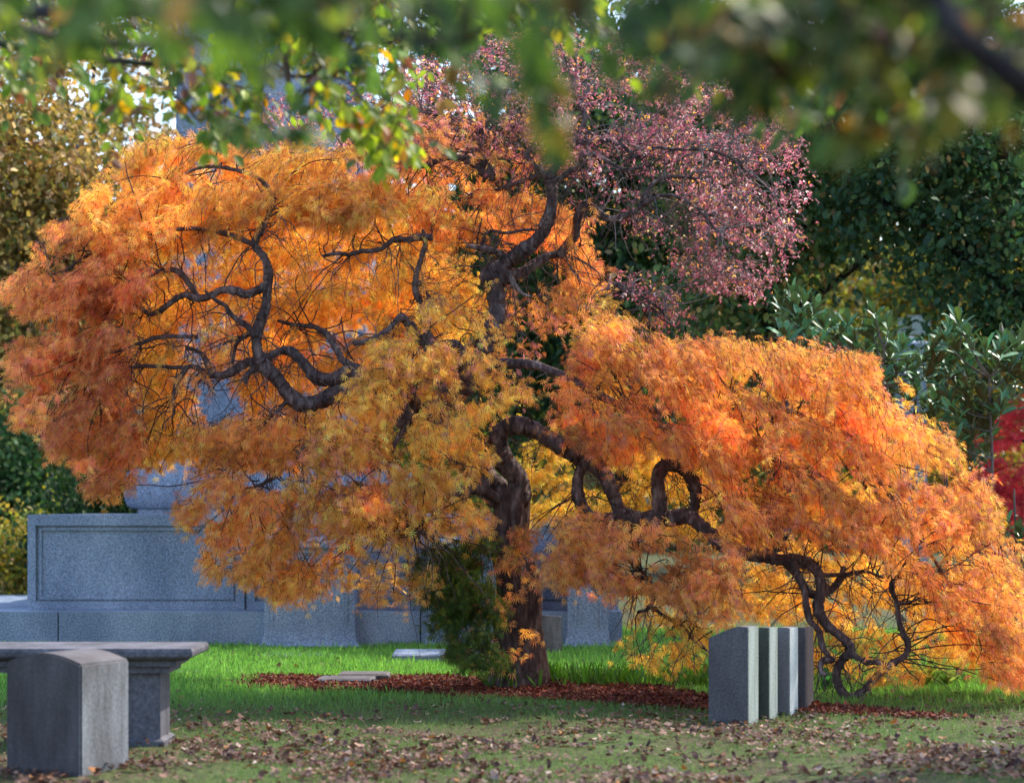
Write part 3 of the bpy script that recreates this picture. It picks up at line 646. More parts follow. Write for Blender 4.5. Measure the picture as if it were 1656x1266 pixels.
foliage('amber foliage on the far side of the left crown', [
    dict(poly=[(190, 300), (330, 250), (560, 270), (720, 390), (720, 560), (600, 700), (480, 760), (340, 760), (250, 700), (190, 560)],
         dz0=1.5, dz1=2.6, gap=60, cols=[AMBER, GOLD, ORANGE, YEL], wts=[4, 3, 2.5, 1.5], flow=(-.2, .3), nst=24, cut=.30, holes=[[(300, 560), (345, 570), (390, 640), (400, 690), (340, 690), (300, 620)]])])
foliage('deep orange foliage hanging low in front of the granite monument', [
    dict(poly=[(320, 690), (400, 680), (520, 660), (640, 740), (600, 850), (570, 930), (500, 975), (420, 955), (380, 935), (345, 945), (325, 900), (292, 850), (300, 780)],
         dz0=-.9, dz1=.3, gap=54, cols=[ORANGE, AMBER, GOLD, RUST, REDO], wts=[3, 4, 2, 1, .8], flow=(-.4, -.3), nst=28, keep=.92,
         holes=[[(385, 760), (430, 740), (500, 720), (505, 745), (440, 790), (390, 805)]]),
    dict(poly=[(440, 930), (560, 880), (680, 880), (720, 960), (690, 1000), (640, 1015), (580, 1000), (540, 960), (490, 985)],
         dz0=-.9, dz1=-.1, gap=68, cols=[GOLD, AMBER, ORANGE], wts=[3, 3, 1], nst=15, keep=.6, hang=.8)])
foliage('yellow and orange foliage layered in front of the trunk fork', [
    dict(poly=[(540, 640), (580, 570), (660, 520), (760, 480), (800, 520), (815, 590), (840, 640), (848, 690), (800, 690), (780, 760), (800, 830), (770, 880), (700, 890), (600, 890), (520, 850), (470, 780), (520, 700)],
         dz0=-1.5, dz1=-.7, gap=52, cols=[GOLD, AMBER, YEL, RUST, ORANGE, ROSE], wts=[5, 4, 3, .7, 1.6, .6], flow=(.2, -.5), nst=26, keep=.85,
         holes=[[(735, 590), (775, 575), (780, 630), (745, 640)], [(640, 610), (670, 660), (650, 740), (630, 730)], [(660, 530), (740, 550), (745, 575), (670, 560)], TRK]),
    dict(poly=[(700, 470), (760, 440), (830, 540), (815, 600), (850, 690), (780, 700)], dz0=.3, dz1=1.1, gap=70, cols=[GOLD, AMBER, ORANGE, ROSE], wts=[3, 3, 1, .7], nst=20)])
foliage('orange tuft trailing down the front of the trunk', [
    dict(poly=[(786, 885), (830, 858), (885, 865), (888, 920), (852, 955), (838, 1000), (852, 1050), (836, 1088), (812, 1060), (805, 1000), (798, 950)],
         dz0=-1.0, dz1=-.65, gap=38, cols=[ORANGE, AMBER, REDO, OLIVE, RUST], wts=[3, 3, 1, 1.1, 1.2], nst=16, a_rng=(.14, .28), hang=.8, keep=.6)])
foliage('dark green foliage hanging left of the trunk', [
    dict(poly=[(690, 895), (740, 875), (790, 870), (800, 930), (806, 1000), (806, 1085), (775, 1105), (745, 1080), (735, 1040), (690, 1030), (672, 950)],
         dz0=-.9, dz1=-.15, gap=40, cols=[DGREEN, GREEN, OLIVE, RUST], wts=[4, 4, .9, .35], nst=30, a_rng=(.16, .32), cut=.28)])
foliage('vivid orange foliage of the great right-hand dome', [
    dict(poly=[(880, 665), (905, 600), (935, 545), (960, 500), (1010, 500), (1050, 535), (1090, 555), (1160, 545), (1230, 560), (1300, 565), (1390, 582), (1435, 620), (1460, 690), (1530, 710), (1575, 765), (1620, 860), (1650, 950), (1700, 1050), (1690, 1125), (1590, 1115), (1540, 1060), (1500, 1020), (1475, 950), (1400, 900), (1300, 890), (1200, 885), (1150, 860), (1130, 760), (1060, 745), (1000, 750), (935, 758), (905, 745), (888, 715)],
         dz0=-1.7, dz1=-.3, gap=50, cols=[ORANGE, AMBER, GOLD, RUST, REDO, ROSE], wts=[4, 4.5, 1.5, 1.6, 1.6, .6], flow=(.8, -.4), nst=26, keep=.9, holes=[ARCH1, ARCH2]),
    dict(poly=[(930, 560), (1090, 555), (1300, 570), (1435, 620), (1530, 710), (1640, 900), (1650, 1100), (1500, 1100), (1450, 930), (1200, 800), (950, 740)],
         dz0=-.3, dz1=1.4, gap=85, cols=[AMBER, GOLD, ORANGE], wts=[3, 3, 1], flow=(.5, .1), nst=26),
    dict(poly=[(930, 560), (960, 495), (1040, 520), (1060, 560), (1000, 600)], dz0=-.9, dz1=0, gap=50, cols=[GOLD, YEL, AMBER, ROSE], wts=[3, 2, 3, .5], nst=24)])
foliage('orange foliage of the low dome right of the trunk', [
    dict(poly=[(880, 870), (940, 840), (1040, 848), (1120, 862), (1160, 880), (1205, 925), (1205, 985), (1190, 1015), (1150, 1025), (1140, 1000), (1080, 985), (1040, 960), (990, 960), (945, 945), (890, 940)],
         dz0=-1.9, dz1=-.9, gap=48, cols=[ORANGE, AMBER, REDO, RUST, GOLD, ROSE], wts=[4, 4, 1, 1, 1.4, .8], flow=(.3, -.4), nst=30, hang=.75),
    dict(poly=[(990, 950), (1200, 960), (1200, 1030), (1150, 1050), (1148, 1095), (1080, 1080), (1020, 1090), (1000, 1010)], dz0=-1.0, dz1=.4, gap=60, cols=[GOLD, AMBER, YEL], wts=[3, 3, 1], nst=18, keep=.65, flow=(.2, 0)),
    dict(poly=[(880, 920), (930, 920), (990, 940), (1010, 990), (950, 960), (935, 985), (900, 950)], dz0=-1.3, dz1=-.8, gap=45, cols=[ORANGE, AMBER, REDO], wts=[3, 3, 1], nst=10, keep=.5, a_rng=(.15, .3))])
foliage('backlit yellow foliage under the right-hand dome', [
    dict(poly=[(850, 715), (940, 730), (1160, 730), (1170, 880), (1000, 860), (860, 860)], dz0=.4, dz1=1.6, gap=55, cols=[GOLD, YEL, OLIVE, AMBER], wts=[3.5, 3, 1.6, 2], nst=24, keep=.85),
    dict(poly=[(1150, 860), (1300, 880), (1470, 910), (1500, 980), (1500, 1110), (1440, 1150), (1330, 1160), (1320, 1090), (1310, 1010), (1160, 1010)],
         dz0=.1, dz1=1.6, gap=62, cols=[GOLD, AMBER, YEL, ORANGE], wts=[4, 3, 2, 1.2], nst=24, flow=(.2, 0), keep=.8),
    dict(poly=[(1400, 1060), (1480, 1040), (1500, 1110), (1440, 1150), (1370, 1160), (1330, 1155), (1340, 1120), (1390, 1130)], dz0=-1.2, dz1=-.5, gap=50, cols=[AMBER, ORANGE, GOLD], wts=[3, 1, 2], nst=14, keep=.6)])
foliage('sparse pink and red foliage with pale seeds at the top', [
    dict(poly=[(350, 235), (440, 170), (520, 165), (600, 135), (660, 110), (750, 75), (850, 60), (950, 40), (1060, 75), (1130, 140), (1230, 160), (1285, 225), (1305, 320), (1280, 380), (1280, 440), (1240, 470), (1150, 480), (1090, 440), (1060, 380), (1000, 320), (930, 300), (850, 265), (700, 262), (560, 255)],
         dz0=-.6, dz1=1.2, gap=46, cols=[PINK, ROSE, MAUVE, SEED, GOLD, AMBER], wts=[4.5, 3.5, 1.6, .8, .6, .9], flow=(.2, 0), nst=22, leafS=(.018, .045), tmpl=T_SEED, keep=.5, cut=.45, spacing=.02, twig=.004,
         holes=[[(1060, 300), (1120, 330), (1110, 400), (1060, 380)], [(820, 215), (850, 210), (850, 240), (820, 250)], [(960, 180), (1000, 190), (990, 222), (955, 215)]]),
    dict(poly=[(1230, 170), (1290, 230), (1308, 320), (1282, 440), (1240, 475), (1150, 490), (1100, 430), (1120, 300), (1150, 200)], dz0=-.6, dz1=.6, gap=55, cols=[PINK, ROSE, SEED, AMBER, MAUVE], wts=[4, 4, 1.3, .6, 1], flow=(.5, 0), nst=18, leafS=(.018, .045), tmpl=T_SEED, keep=.55, twig=.004),
    dict(poly=[(1000, 330), (1120, 330), (1160, 480), (1110, 540), (1080, 545), (1000, 490), (970, 430)], dz0=-.4, dz1=.4, gap=62, cols=[ROSE, PINK, SEED, YEL], wts=[4, 3, 1, 1.0], nst=13, leafS=(.018, .045), tmpl=T_SEED, keep=.4, hang=1.3, twig=.004),
    dict(poly=[(980, 460), (1050, 470), (1115, 510), (1100, 550), (1040, 530)], dz0=-.5, dz1=.2, gap=40, cols=[PINK, ROSE, RED, AMBER], wts=[4, 3, 1, 1], nst=16, leafS=(.02, .045), tmpl=T_SEED, keep=.6)], M_GBARK)
foliage('mixed rosy orange foliage between the golden crown and the pink top', [
    dict(poly=[(560, 190), (700, 170), (860, 190), (960, 260), (960, 330), (860, 300), (700, 300), (560, 270)], dz0=-.7, dz1=.8, gap=62, cols=[AMBER, ORANGE, ROSE, PINK, GOLD], wts=[2.5, 2.5, 2.5, 2, 2], nst=18, keep=.65,
         holes=[[(860, 240), (925, 235), (910, 300), (880, 300)]]),
    dict(poly=[(780, 480), (850, 470), (950, 480), (970, 520), (930, 560), (850, 560), (830, 590), (800, 590)], dz0=.2, dz1=.9, gap=50, cols=[ORANGE, AMBER, ROSE], wts=[3, 2, 2], nst=16, keep=.5),
    dict(poly=[(580, 580), (700, 560), (800, 600), (815, 640), (750, 655), (620, 640)], dz0=-1.7, dz1=-1.3, gap=60, cols=[ROSE, RUST, AMBER, PINK], wts=[2, 2, 2, 1], nst=14, keep=.55),
    dict(poly=[(480, 700), (560, 690), (640, 780), (660, 880), (560, 880), (480, 820)], dz0=-1.6, dz1=-1.1, gap=60, cols=[ORANGE, RUST, ROSE, REDO], wts=[4, 2, 1, 1], nst=18, keep=.7)])
print('maple done')

# ------------------------------------------------------------------ background trees
def bgtree(name, label, cat, x, y, h, trunk_r, blobs, cols, wts, leaf, n, bark=M_DBARK, group=None, tmpl=T_OVAL, mat=M_FAR, lean=0, flat=0.6, clump=(.25, .55)):
    """blobs: crown masses (dx, dy, z, rx, ry, rz)"""
    e = empty(name, (x, y, 0), label, cat, group)
    mb = MB(); top = max(b[2] for b in blobs)
    z = np.linspace(-.1, top, 14); pts = np.stack([x + lean * (z / top) ** 1.3 + .06 * np.sin(z * 1.1), y + .05 * np.cos(z * 1.3), z], 1)
    mb.tube(pts, trunk_r * (1.25 - z / top) * (1 + .4 * np.exp(-np.clip(z, 0, 9) / .4)), 14, 0, rough=.03)
    for b in blobs:
        c = np.array([x + b[0], y + b[1], b[2]]); i = int(np.clip(np.searchsorted(z, max(.6, b[2] - max(abs(b[0]), b[5]) * .9)), 1, 13)); s_ = np.linspace(0, 1, 9)[:, None]
        ctrl = pts[i] * .4 + c * .6 + np.array([0, 0, .25 * b[5]])
        mb2 = MB(); mb2.tube(pts[i] * (1 - s_) ** 2 + ctrl * 2 * s_ * (1 - s_) + c * s_ ** 2 + np.cumsum(rng.normal(0, .02, (9, 3)), 0), np.linspace(trunk_r * .4, trunk_r * .1, 9), 7, 0)
        for _ in range(6):
            dv = unit(rng.normal(0, 1, 3)) * np.array(b[3:6]) * .9
            mb2.tube(c + dv * s_ + np.cumsum(rng.normal(0, .03, (9, 3)), 0), np.linspace(trunk_r * .12, .006, 9), 4, 0)
        mb2.build('branch', [bark], e)
    mb.build('trunk', [bark], e)
    vol = np.array([b[3] * b[5] for b in blobs]); vol = vol / vol.sum(); cr = MB()
    for b, v in zip(blobs, vol):
        nb = int(n * v); nc = max(6, int(nb / 90)); dirs = unit(rng.normal(0, 1, (nc, 3))); rad = rng.uniform(.35, 1, (nc, 1)) ** .5
        cen = np.array([x + b[0], y + b[1], b[2]]) + dirs * rad * np.array(b[3:6]); tone = np.exp(rng.normal(0, .22, (nc, 1)))
        idx = rng.integers(0, nc, nb); cs = rng.uniform(*clump, nc)
        p = cen[idx] + rng.normal(0, 1, (nb, 3)) * cs[idx][:, None] * np.array([1, 1, flat])
        k = p[:, 2] > .05; p = p[k]; idx = idx[k]; m = len(p)
        U = rng.normal(0, 1, (m, 3)) + np.array([0, 0, -.6]); N = rng.normal(0, .6, (m, 3)) + np.array([0, -.3, .8])
        cr.leaves(tmpl, p, U, N, rng.uniform(leaf * .7, leaf * 1.2, m), (palette(m, cols, wts, .2) * .55 + palette(nc, cols, wts, .1)[idx] * .45) * tone[idx])
    cr.build('crown', [mat], e)
    return e
FG = (.03, .07, .02); FG2 = (.05, .10, .02); FG3 = (.02, .05, .03); FY = (.5, .36, .04); FO = (.45, .16, .03); FB = (.22, .10, .05); FYG = (.20, .24, .04); FP = (.6, .42, .25)
def at(X, d): return px(X, d)
# dark green tree filling the right background
bgtree('beech_tree', 'dark green broad tree filling the right background above the magnolia', 'tree', at(1255, 29), 29.0, 8, .16,
       [(-.5, 0, 4.2, .8, 1, .9), (.1, .3, 5.7, 1.4, 1.4, .75), (1.4, .2, 5.9, 1.3, 1.4, .6), (2.8, .4, 6.0, 1.5, 1.6, .8), (1.9, .6, 7.2, 2.4, 1.8, .9), (-.8, .8, 3.0, .5, .7, .7), (-.3, 0, 7, 1.9, 1.6, .9), (.7, .5, 4.9, .6, .6, .35)],
       [(.05, .11, .03), (.08, .15, .035), (.04, .09, .05), (.22, .24, .06), (.40, .22, .12), (.5, .2, .06)], [4, 3, 4, 1.4, 1.1, .4], .12, 34000)
bgtree('dark_tree', 'blackish green tree with hanging boughs at the right edge of the photo', 'tree', at(1690, 27), 27.0, 8, .2,
       [(-.9, 0, 4.6, .9, 1.1, .55), (.2, 0, 5.2, 1.2, 1.2, .7), (-.6, .2, 3.8, .45, .6, .35), (.3, 0, 3.7, .7, 1, .5), (-1.2, .3, 6.3, 1.4, 1.5, .8), (-2.0, .2, 5.2, .6, .8, .4)],
       [(.035, .08, .045), (.04, .09, .03), (.07, .13, .03), (.22, .24, .06), (.4, .2, .08)], [5, 4, 2, .8, .3], .11, 18000)
bgtree('olive_tree', 'olive and yellow blurred tree behind the magnolia', 'tree', at(1440, 48), 48.0, 9, .2,
       [(0, 0, 4.4, 2.6, 2, 1.8), (2, .5, 6, 2.4, 2, 2), (-2.4, .5, 3.5, 2, 2, 1.7), (1.5, 0, 2.2, 2.2, 2, 1.3), (-1, 0, 7, 3, 2, 1.7)], [FYG, FY, FB, FG2, FO], [4, 2, 2, 2, .7], .18, 16000)
bgtree('evergreen_tree', 'dark green tree behind the middle of the maple, seen through its gaps', 'tree', at(1010, 33), 33.0, 9, .2,
       [(0, 0, 3.9, 1.9, 1.6, 1.3), (-1, .5, 5.8, 1.9, 1.6, 1.4), (1, .5, 5.8, 1.9, 1.6, 1.3), (-1.4, 0, 3.2, 1.1, 1.3, 1.1), (.6, 0, 7.6, 2, 1.6, 1.1), (-1.6, .5, 7.5, 1.8, 1.5, 1.1)], [FG, FG2, FG3, FYG, FP], [4, 3, 3, .8, .1], .14, 30000)
# left side
bgtree('yellow_tree', 'pale yellow and green autumn tree at the upper left behind the maple', 'tree', at(-60, 31), 31.0, 8, .13,
       [(.3, 0, 4.3, 1.2, 1.1, .9), (1.1, .3, 5.2, .9, 1, .8), (.1, 0, 5.8, 1.2, 1.2, .9), (1.3, 0, 3.7, .7, .9, .55), (1.5, .3, 4.4, .6, .8, .6), (-.4, 0, 3.6, 1.1, 1, .8), (1.7, .6, 5.6, .7, .8, .9), (.6, .4, 6.6, 1.8, 1, .8)], [(.55, .38, .10), (.48, .28, .10), FG2, (.5, .33, .2), FB, FYG], [4, 2.4, 3.2, 1.6, 1.6, 2.5], .12, 24000, bark=M_GBARK)
bgtree('bare_tree', 'grey leaning trunk showing between the yellow tree and the obelisk', 'tree', at(265, 36), 36.0, 9, .2,
       [(-.6, 0, 5.0, .5, .5, .4), (-1.7, 0, 8.6, 1.3, 1, .8)], [FY, FP, FB], [2, 2, 1], .13, 900, bark=M_GBARK, lean=-1.8)
bgtree('holly_tree', 'dark green shrubby tree at the left edge beneath the yellow tree', 'tree', at(10, 38), 38.0, 4, .12,
       [(-.2, 0, 2.5, 1.0, 1.0, 1.0), (.9, .3, 1.9, .8, 1, .9), (-1.0, 0, 1.4, .9, 1, .9), (.3, 0, 1.2, .9, 1, .8)], [(.05, .14, .05), FG, (.09, .17, .07), FYG], [4, 3, 3, 1], .12, 14000)
bgtree('blue_green_tree', 'hazy grey green trees far behind the left edge', 'tree', at(-40, 62), 62.0, 9, .25,
       [(0, 0, 4, 3, 2, 2.2), (2.5, 0, 2.6, 2.4, 2, 1.8), (-2, 0, 6, 3, 2, 1.6), (3.5, 0, 5, 1.6, 1.6, 1.3)], [(.10, .14, .11), (.08, .12, .08), FYG, FO], [4, 3, 2, .6], .2, 12000)
bgtree('shrub', 'low yellow and brown shrub behind the left end of the wall', 'shrub', at(60, 33), 33.0, 2, .05,
       [(0, 0, .9, .9, .6, .6), (.9, 0, .7, .6, .6, .5), (-.6, 0, .5, .6, .6, .4)], [FYG, FY, FB, FG2], [3, 1.6, 2, 2.4], .10, 6000)
bgtree('yew_shrub', 'blackish evergreen rising just behind the wall beside the torus moulding', 'shrub', at(185, 31.8), 31.8, 2, .08,
       [(0, 0, 1.5, .45, .5, .75), (-.4, .1, 1.2, .35, .5, .5), (.4, 0, 1.6, .35, .4, .7)], [(.015, .035, .015), FG, (.06, .12, .02)], [4, 3, 1.2], .09, 7000)
# red bush, right edge
bgtree('red_maple_bush', 'bright crimson rounded bush behind the magnolia at the right edge', 'bush', at(1672, 27), 27.0, 3.2, .07,
       [(0, 0, 2.15, .65, .7, .6), (-.3, 0, 1.3, .5, .7, .45), (.5, 0, 1.0, .8, .9, .6), (.2, 0, 2.7, .35, .6, .3), (-.4, .2, 2.45, .25, .3, .2), (-.5, 0, 1.85, .25, .4, .3)], [(.66, .06, .09), (.78, .14, .16), (.38, .03, .05), (.7, .25, .2)], [5, 3, 2.4, .6], .09, 9000, tmpl=T_LACE, clump=(.06, .17))
# more trees behind the crown, glimpsed through it
for X, dd, hh_, c_, w_, lb in ((700, 44, 6, [FG, FG2, FYG, FY], [3, 3, 2, 1], 'mid green tree behind the obelisk shaft, seen above the crown'),
                               (560, 58, 7, [FYG, FY, FG2, FP], [3, 2, 2, 1], 'yellowish tree far behind the left of the crown'),
                               (880, 52, 6, [FYG, FG2, FP, FO], [3, 3, 1.5, 1], 'pale mottled tree seen through the gap above the hooked limb'),
                               (1230, 55, 7, [FG2, FYG, FG, FB], [3, 2, 2, 1], 'green brown tree far behind the right-hand dome'),
                               (1390, 62, 8, [FYG, FY, FG2, FP], [4, 2, 3, .6], 'soft olive tree showing below the boughs of the dark beech'),
                               (150, 56, 8, [FP, FO, FYG, FB], [2, 2, 2, 1.5], 'tan and peach tree far behind the leaning grey trunk'),
                               (1640, 60, 8, [FYG, FY, FG2, FB], [3, 2, 2, 1.5], 'olive gold tree far off at the right edge')):
    x0 = at(X, dd)
    kz = 1.75 if X in (150, 700, 880) else 1.2
    bgtree('woodland_tree', lb, 'tree', x0, dd, hh_, .2, [(a_ * kz, b_ * kz, c3 * kz, d_ * kz * .8, 2, e_ * kz) for a_, b_, c3, d_, e_ in ((0, 0, 2.6, 2.6, 1.8), (-1.5, 0, 4.6, 2.2, 1.6), (1.5, 0, 5.2, 2.4, 1.7), (0, 0, 7.2, 2.6, 1.4))], c_, w_, .22, int(9000 * kz), group='trees standing far behind the maple')
# far woodland mass
fw = MB(); n = 80000
X = rng.uniform(-26, 30, n); Y = rng.uniform(82, 96, n); top = 10.5 + 3.5 * fnoise(X, Y * .1, .35, 6); top = np.where(X < -12, top * .8, top)
Z = rng.uniform(0, 1, n) * top
U = rng.normal(0, 1, (n, 3)); N = rng.normal(0, .6, (n, 3)) + np.array([0, -.5, .5])
cc = palette(n, [FYG, FG2, FB, FY, (.12, .14, .10), FP], [4, 4, 2, 1.2, 4, .6]); cc *= (.6 + .8 * fnoise(X, Z, 1.1, 9))[:, None]
fw.leaves(T_OVAL, np.stack([X, Y, Z], 1), U, N, rng.uniform(.3, .55, n), cc)
tag(fw.build('far_woodland', [M_FAR]), 'far-off mixed autumn woodland closing the view', 'woodland', kind='stuff')

# sign on a post, far right
d = 40.0
sg = empty('sign_post', (px(1486, d), d, 0), 'pale sign board on a post seen above the magnolia', 'sign')
o = box('sign_board', -.19, .20, -.02, .02, zY(541, d), zY(510, d), M_PALE, sg, .01)
o = box('sign_board', -.36, -.20, .03, .07, zY(540, d), zY(514, d), M_PALE, sg, .01)
o = box('post', .02, .08, .03, .09, -.1, zY(512, d), M_PALE, sg, .006)
# grey upright tomb behind it
o = loft('tomb_pillar', [(.35, .3, -.05), (.35, .3, .3), (.27, .22, .34), (.25, .2, zY(565, 42)), (.30, .25, zY(562, 42)), (.30, .25, zY(556, 42)), (.05, .05, zY(545, 42))], M_GRAN, None, px(1473, 42), 42, .01)
tag(o, 'blue grey stone pillar behind the magnolia below the sign board', 'monument')

# ------------------------------------------------------------------ magnolia bush with large glossy leaves
mg = empty('magnolia_bush', (px(1530, 23.2), 23.2, 0), 'large glossy-leaved magnolia bush rising behind the right-hand dome', 'bush')
st = MB(); lf = MB(); tips = []
base = np.array([px(1530, 23.2), 23.2, 0])
env = [(1262, 475), (1300, 480), (1330, 520), (1380, 515), (1420, 495), (1445, 530), (1480, 600), (1530, 515), (1560, 520), (1590, 560), (1656, 545), (1720, 560), (1720, 640), (1640, 650), (1605, 690), (1585, 770), (1545, 720), (1450, 640), (1400, 580), (1290, 560), (1255, 530)]
pt = []
for X, Y in ((1625, 850), (1650, 865), (1640, 890), (1668, 850), (1690, 880), (1615, 880), (1660, 905)): pt.append((X, Y, -.2))
while len(pt) < 112:
    X, Y = rng.uniform(1250, 1720), rng.uniform(470, 900)
    if inpoly(np.array([X]), np.array([Y]), env)[0] and all((X - a) ** 2 + (Y - b) ** 2 > 18 ** 2 for a, b, _ in pt): pt.append((X, Y, rng.uniform(-.55, .6)))
mains = [spline([base + np.array([rng.normal(0, .08), 0, 0]), P(X0, Y0 + 250, 23.2 + q * .4), P(X0, Y0 + 30, 23.2 + q)], n=10) for X0, Y0, q in ((1290, 500, 0), (1350, 530, .3), (1430, 530, -.2), (1530, 540, .2), (1600, 580, -.3), (1690, 600, .2), (1640, 760, -.1), (1480, 620, .3))]
for mpt in mains: st.tube(mpt, np.linspace(.03, .010, len(mpt)), 7, 0)
mp_ = np.concatenate(mains)
for X, Y, dz in pt:
    p = P(X, Y, 23.2 + dz); j = np.linalg.norm(mp_ - (p - np.array([0, 0, .2])), axis=1).argmin(); q = mp_[j]
    s_ = np.linspace(0, 1, 8)[:, None]; ct = q * .4 + p * .6 + np.array([0, 0, -.1]); tw = q * (1 - s_) ** 2 + ct * 2 * s_ * (1 - s_) + p * s_ ** 2
    st.tube(tw, np.linspace(.009, .004, 8), 5, 0)
    tdir = unit(tw[-1] - tw[-2] + np.array([0, 0, .6]) * np.linalg.norm(tw[-1] - tw[-2]))
    m = rng.integers(9, 14); al = np.arange(m) * 2.4 + rng.uniform(0, 6); el = np.linspace(.3, 1.35, m)
    a_ = unit(np.cross(tdir, [0, 1, .1])); b_ = np.cross(tdir, a_)
    rad = np.cos(al)[:, None] * a_ + np.sin(al)[:, None] * b_
    U = tdir * np.cos(el)[:, None] + rad * np.sin(el)[:, None] + rng.normal(0, .1, (m, 3)); N = tdir * np.sin(el)[:, None] - rad * np.cos(el)[:, None] + rng.normal(0, .15, (m, 3))
    pos = p - tdir * (np.linspace(0, .09, m)[:, None])
    lf.leaves(T_LONG, pos, U, N, rng.uniform(.15, .24, m), palette(m, [(.06, .18, .07), (.09, .24, .09), (.045, .13, .05), (.20, .34, .06)], [4, 4, 2, .25], .12))
st.build('stems', [M_GBARK], mg); lf.build('leaves', [M_GLOSS], mg)

# broad-leaved ground plants under the right-hand dome
def hosta(X, Yb, n, size, label, cols, lean=0):
    d = EYE * F / (Yb - 820); p = P(X, Yb, d); e = empty('leafy_plant', (p[0], d, 0), label, 'plant', 'broad-leaved plants under the right-hand dome'); g = MB()
    al = np.arange(n) * 2.4; el = rng.uniform(.25, 1.0, n); U = np.stack([np.cos(al) * np.sin(el), np.sin(al) * np.sin(el), np.cos(el)], 1); N = np.stack([-np.cos(al) * np.cos(el), -np.sin(al) * np.cos(el), np.sin(el)], 1)
    g.leaves(T_LONG, np.tile([p[0], d, .01], (n, 1)) + rng.normal(0, .03, (n, 3)) * [1, 1, 0], U, N, rng.uniform(.7, 1.1, n) * size, palette(n, cols, [1] * len(cols), .12)); g.build('leaves', [M_GLOSS if lean else M_LEAF], e)
hosta(1498, 1112, 16, .27, 'yellow green broad-leaved clump right of the looping limb', [(.30, .36, .07), (.16, .26, .05)])
hosta(1532, 1110, 12, .22, 'smaller pale leafy clump at the foot of the dome, further right', [(.26, .33, .08), (.12, .22, .05)])
hosta(1336, 1118, 12, .2, 'dark green leafy clump just right of the headstone row', [(.04, .14, .04), (.06, .18, .05)])
print('background done')

# ------------------------------------------------------------------ overhanging foreground trees
def sprays(fo, zones, cols_fn):
    pass
LG = (.13, .22, .03); YG = (.28, .34, .04); MG = (.06, .11, .025); YL = (.6, .42, .05); BR = (.18, .06, .035); OR = (.50, .19, .04); DG = (.035, .065, .02)
def spray(fo, p, dirv, L, n, size, cols, wts):
    s_ = np.linspace(0, 1, 12)[:, None]; tw = p + dirv * L * s_ + np.array([0, 0, -1]) * L * .35 * s_ ** 2 + np.cumsum(rng.normal(0, L * .012, (12, 3)), 0)
    fo.tube(tw, np.linspace(.0045, .0016, 12), 5, 1)
    i = rng.integers(1, 12, n); i = np.sort(i); pos = tw[i]; t = unit(np.gradient(tw, axis=0))[i]
    side = unit(np.cross(t, [0, 0, 1])) * np.where(np.arange(n) % 2, 1, -1)[:, None]
    U = t * .5 + side * .7 + np.array([0, 0, -.6]) + rng.normal(0, .3, (n, 3)); N = np.array([0, -.25, .7]) + rng.normal(0, .5, (n, 3))
    wj = np.array(wts) * np.exp(rng.normal(0, .8, len(wts)))
    pos = pos + unit(U) * .008
    fo.leaves(T_OVAL, pos, U, N, rng.uniform(.7, 1.15, n) * size, palette(n, cols, wj, .18), 0)
def canopy(name, label, trunk_at, limbs, zones):
    e = empty(name, (trunk_at[0], trunk_at[1], 0), label, 'tree')
    mb = MB(); z = np.linspace(-.1, trunk_at[3], 16); mb.tube(np.stack([trunk_at[0] + .05 * np.sin(z), trunk_at[1] + .04 * np.cos(z * 1.2), z], 1), trunk_at[2] * (1.2 - .5 * z / trunk_at[3]) * (1 + .3 * np.exp(-np.clip(z, 0, 9) / .3)), 20, 0, rough=.02)
    mb.build('trunk', [M_DBARK], e)
    pts_all = []
    for pts, r0, r1 in limbs:
        q = spline([np.array(pp) if len(pp) == 3 and pp[2] < 0 else np.array(P(*pp)) if len(pp) == 3 else np.array(pp[:3]) for pp in pts], n=8); m = MB(); m.tube(q, np.linspace(r0, r1, len(q)), 10, 0, rough=.04); m.build('branch', [M_DBARK if r0 > .02 else M_TWIG], e); pts_all.append(q)
    A = np.concatenate(pts_all)
    fo = MB()
    for zn in zones:
        k = 0; tries = 0
        while k < zn['n'] and tries < zn['n'] * 30:
            tries += 1
            X = rng.uniform(*zn['X']); d = rng.uniform(*zn['d']); lo = np.interp(X, zn['ex'], zn['ey']); Y = rng.uniform(zn['Y0'], lo)
            if rng.uniform() > zn.get('p', 1): continue
            p = P(X, Y, d); dirv = unit(np.array([rng.normal(zn['dir'][0], .5), rng.normal(0, .5), rng.normal(zn['dir'][1], .25)]))
            L = zn['L'] * rng.uniform(.6, 1.2)
            p = p - dirv * L * .5 + np.array([0, 0, .1 * L])
            spray(fo, p, dirv, L, rng.integers(8, 15), zn['size'], zn['cols'], zn['wts']); k += 1
            if k % 3 == 0:
                j = np.linalg.norm(A - p, axis=1).argmin(); s_ = np.linspace(0, 1, 8)[:, None]
                if np.linalg.norm(A[j] - p) < 1.2: fo.tube(A[j] * (1 - s_) + p * s_ + np.sin(s_ * 3.14) * np.array([0, 0, .06]), np.linspace(.007, .0045, 8), 5, 1)
    fo.build('foliage', [M_LEAF, M_TWIG], e)
    return e
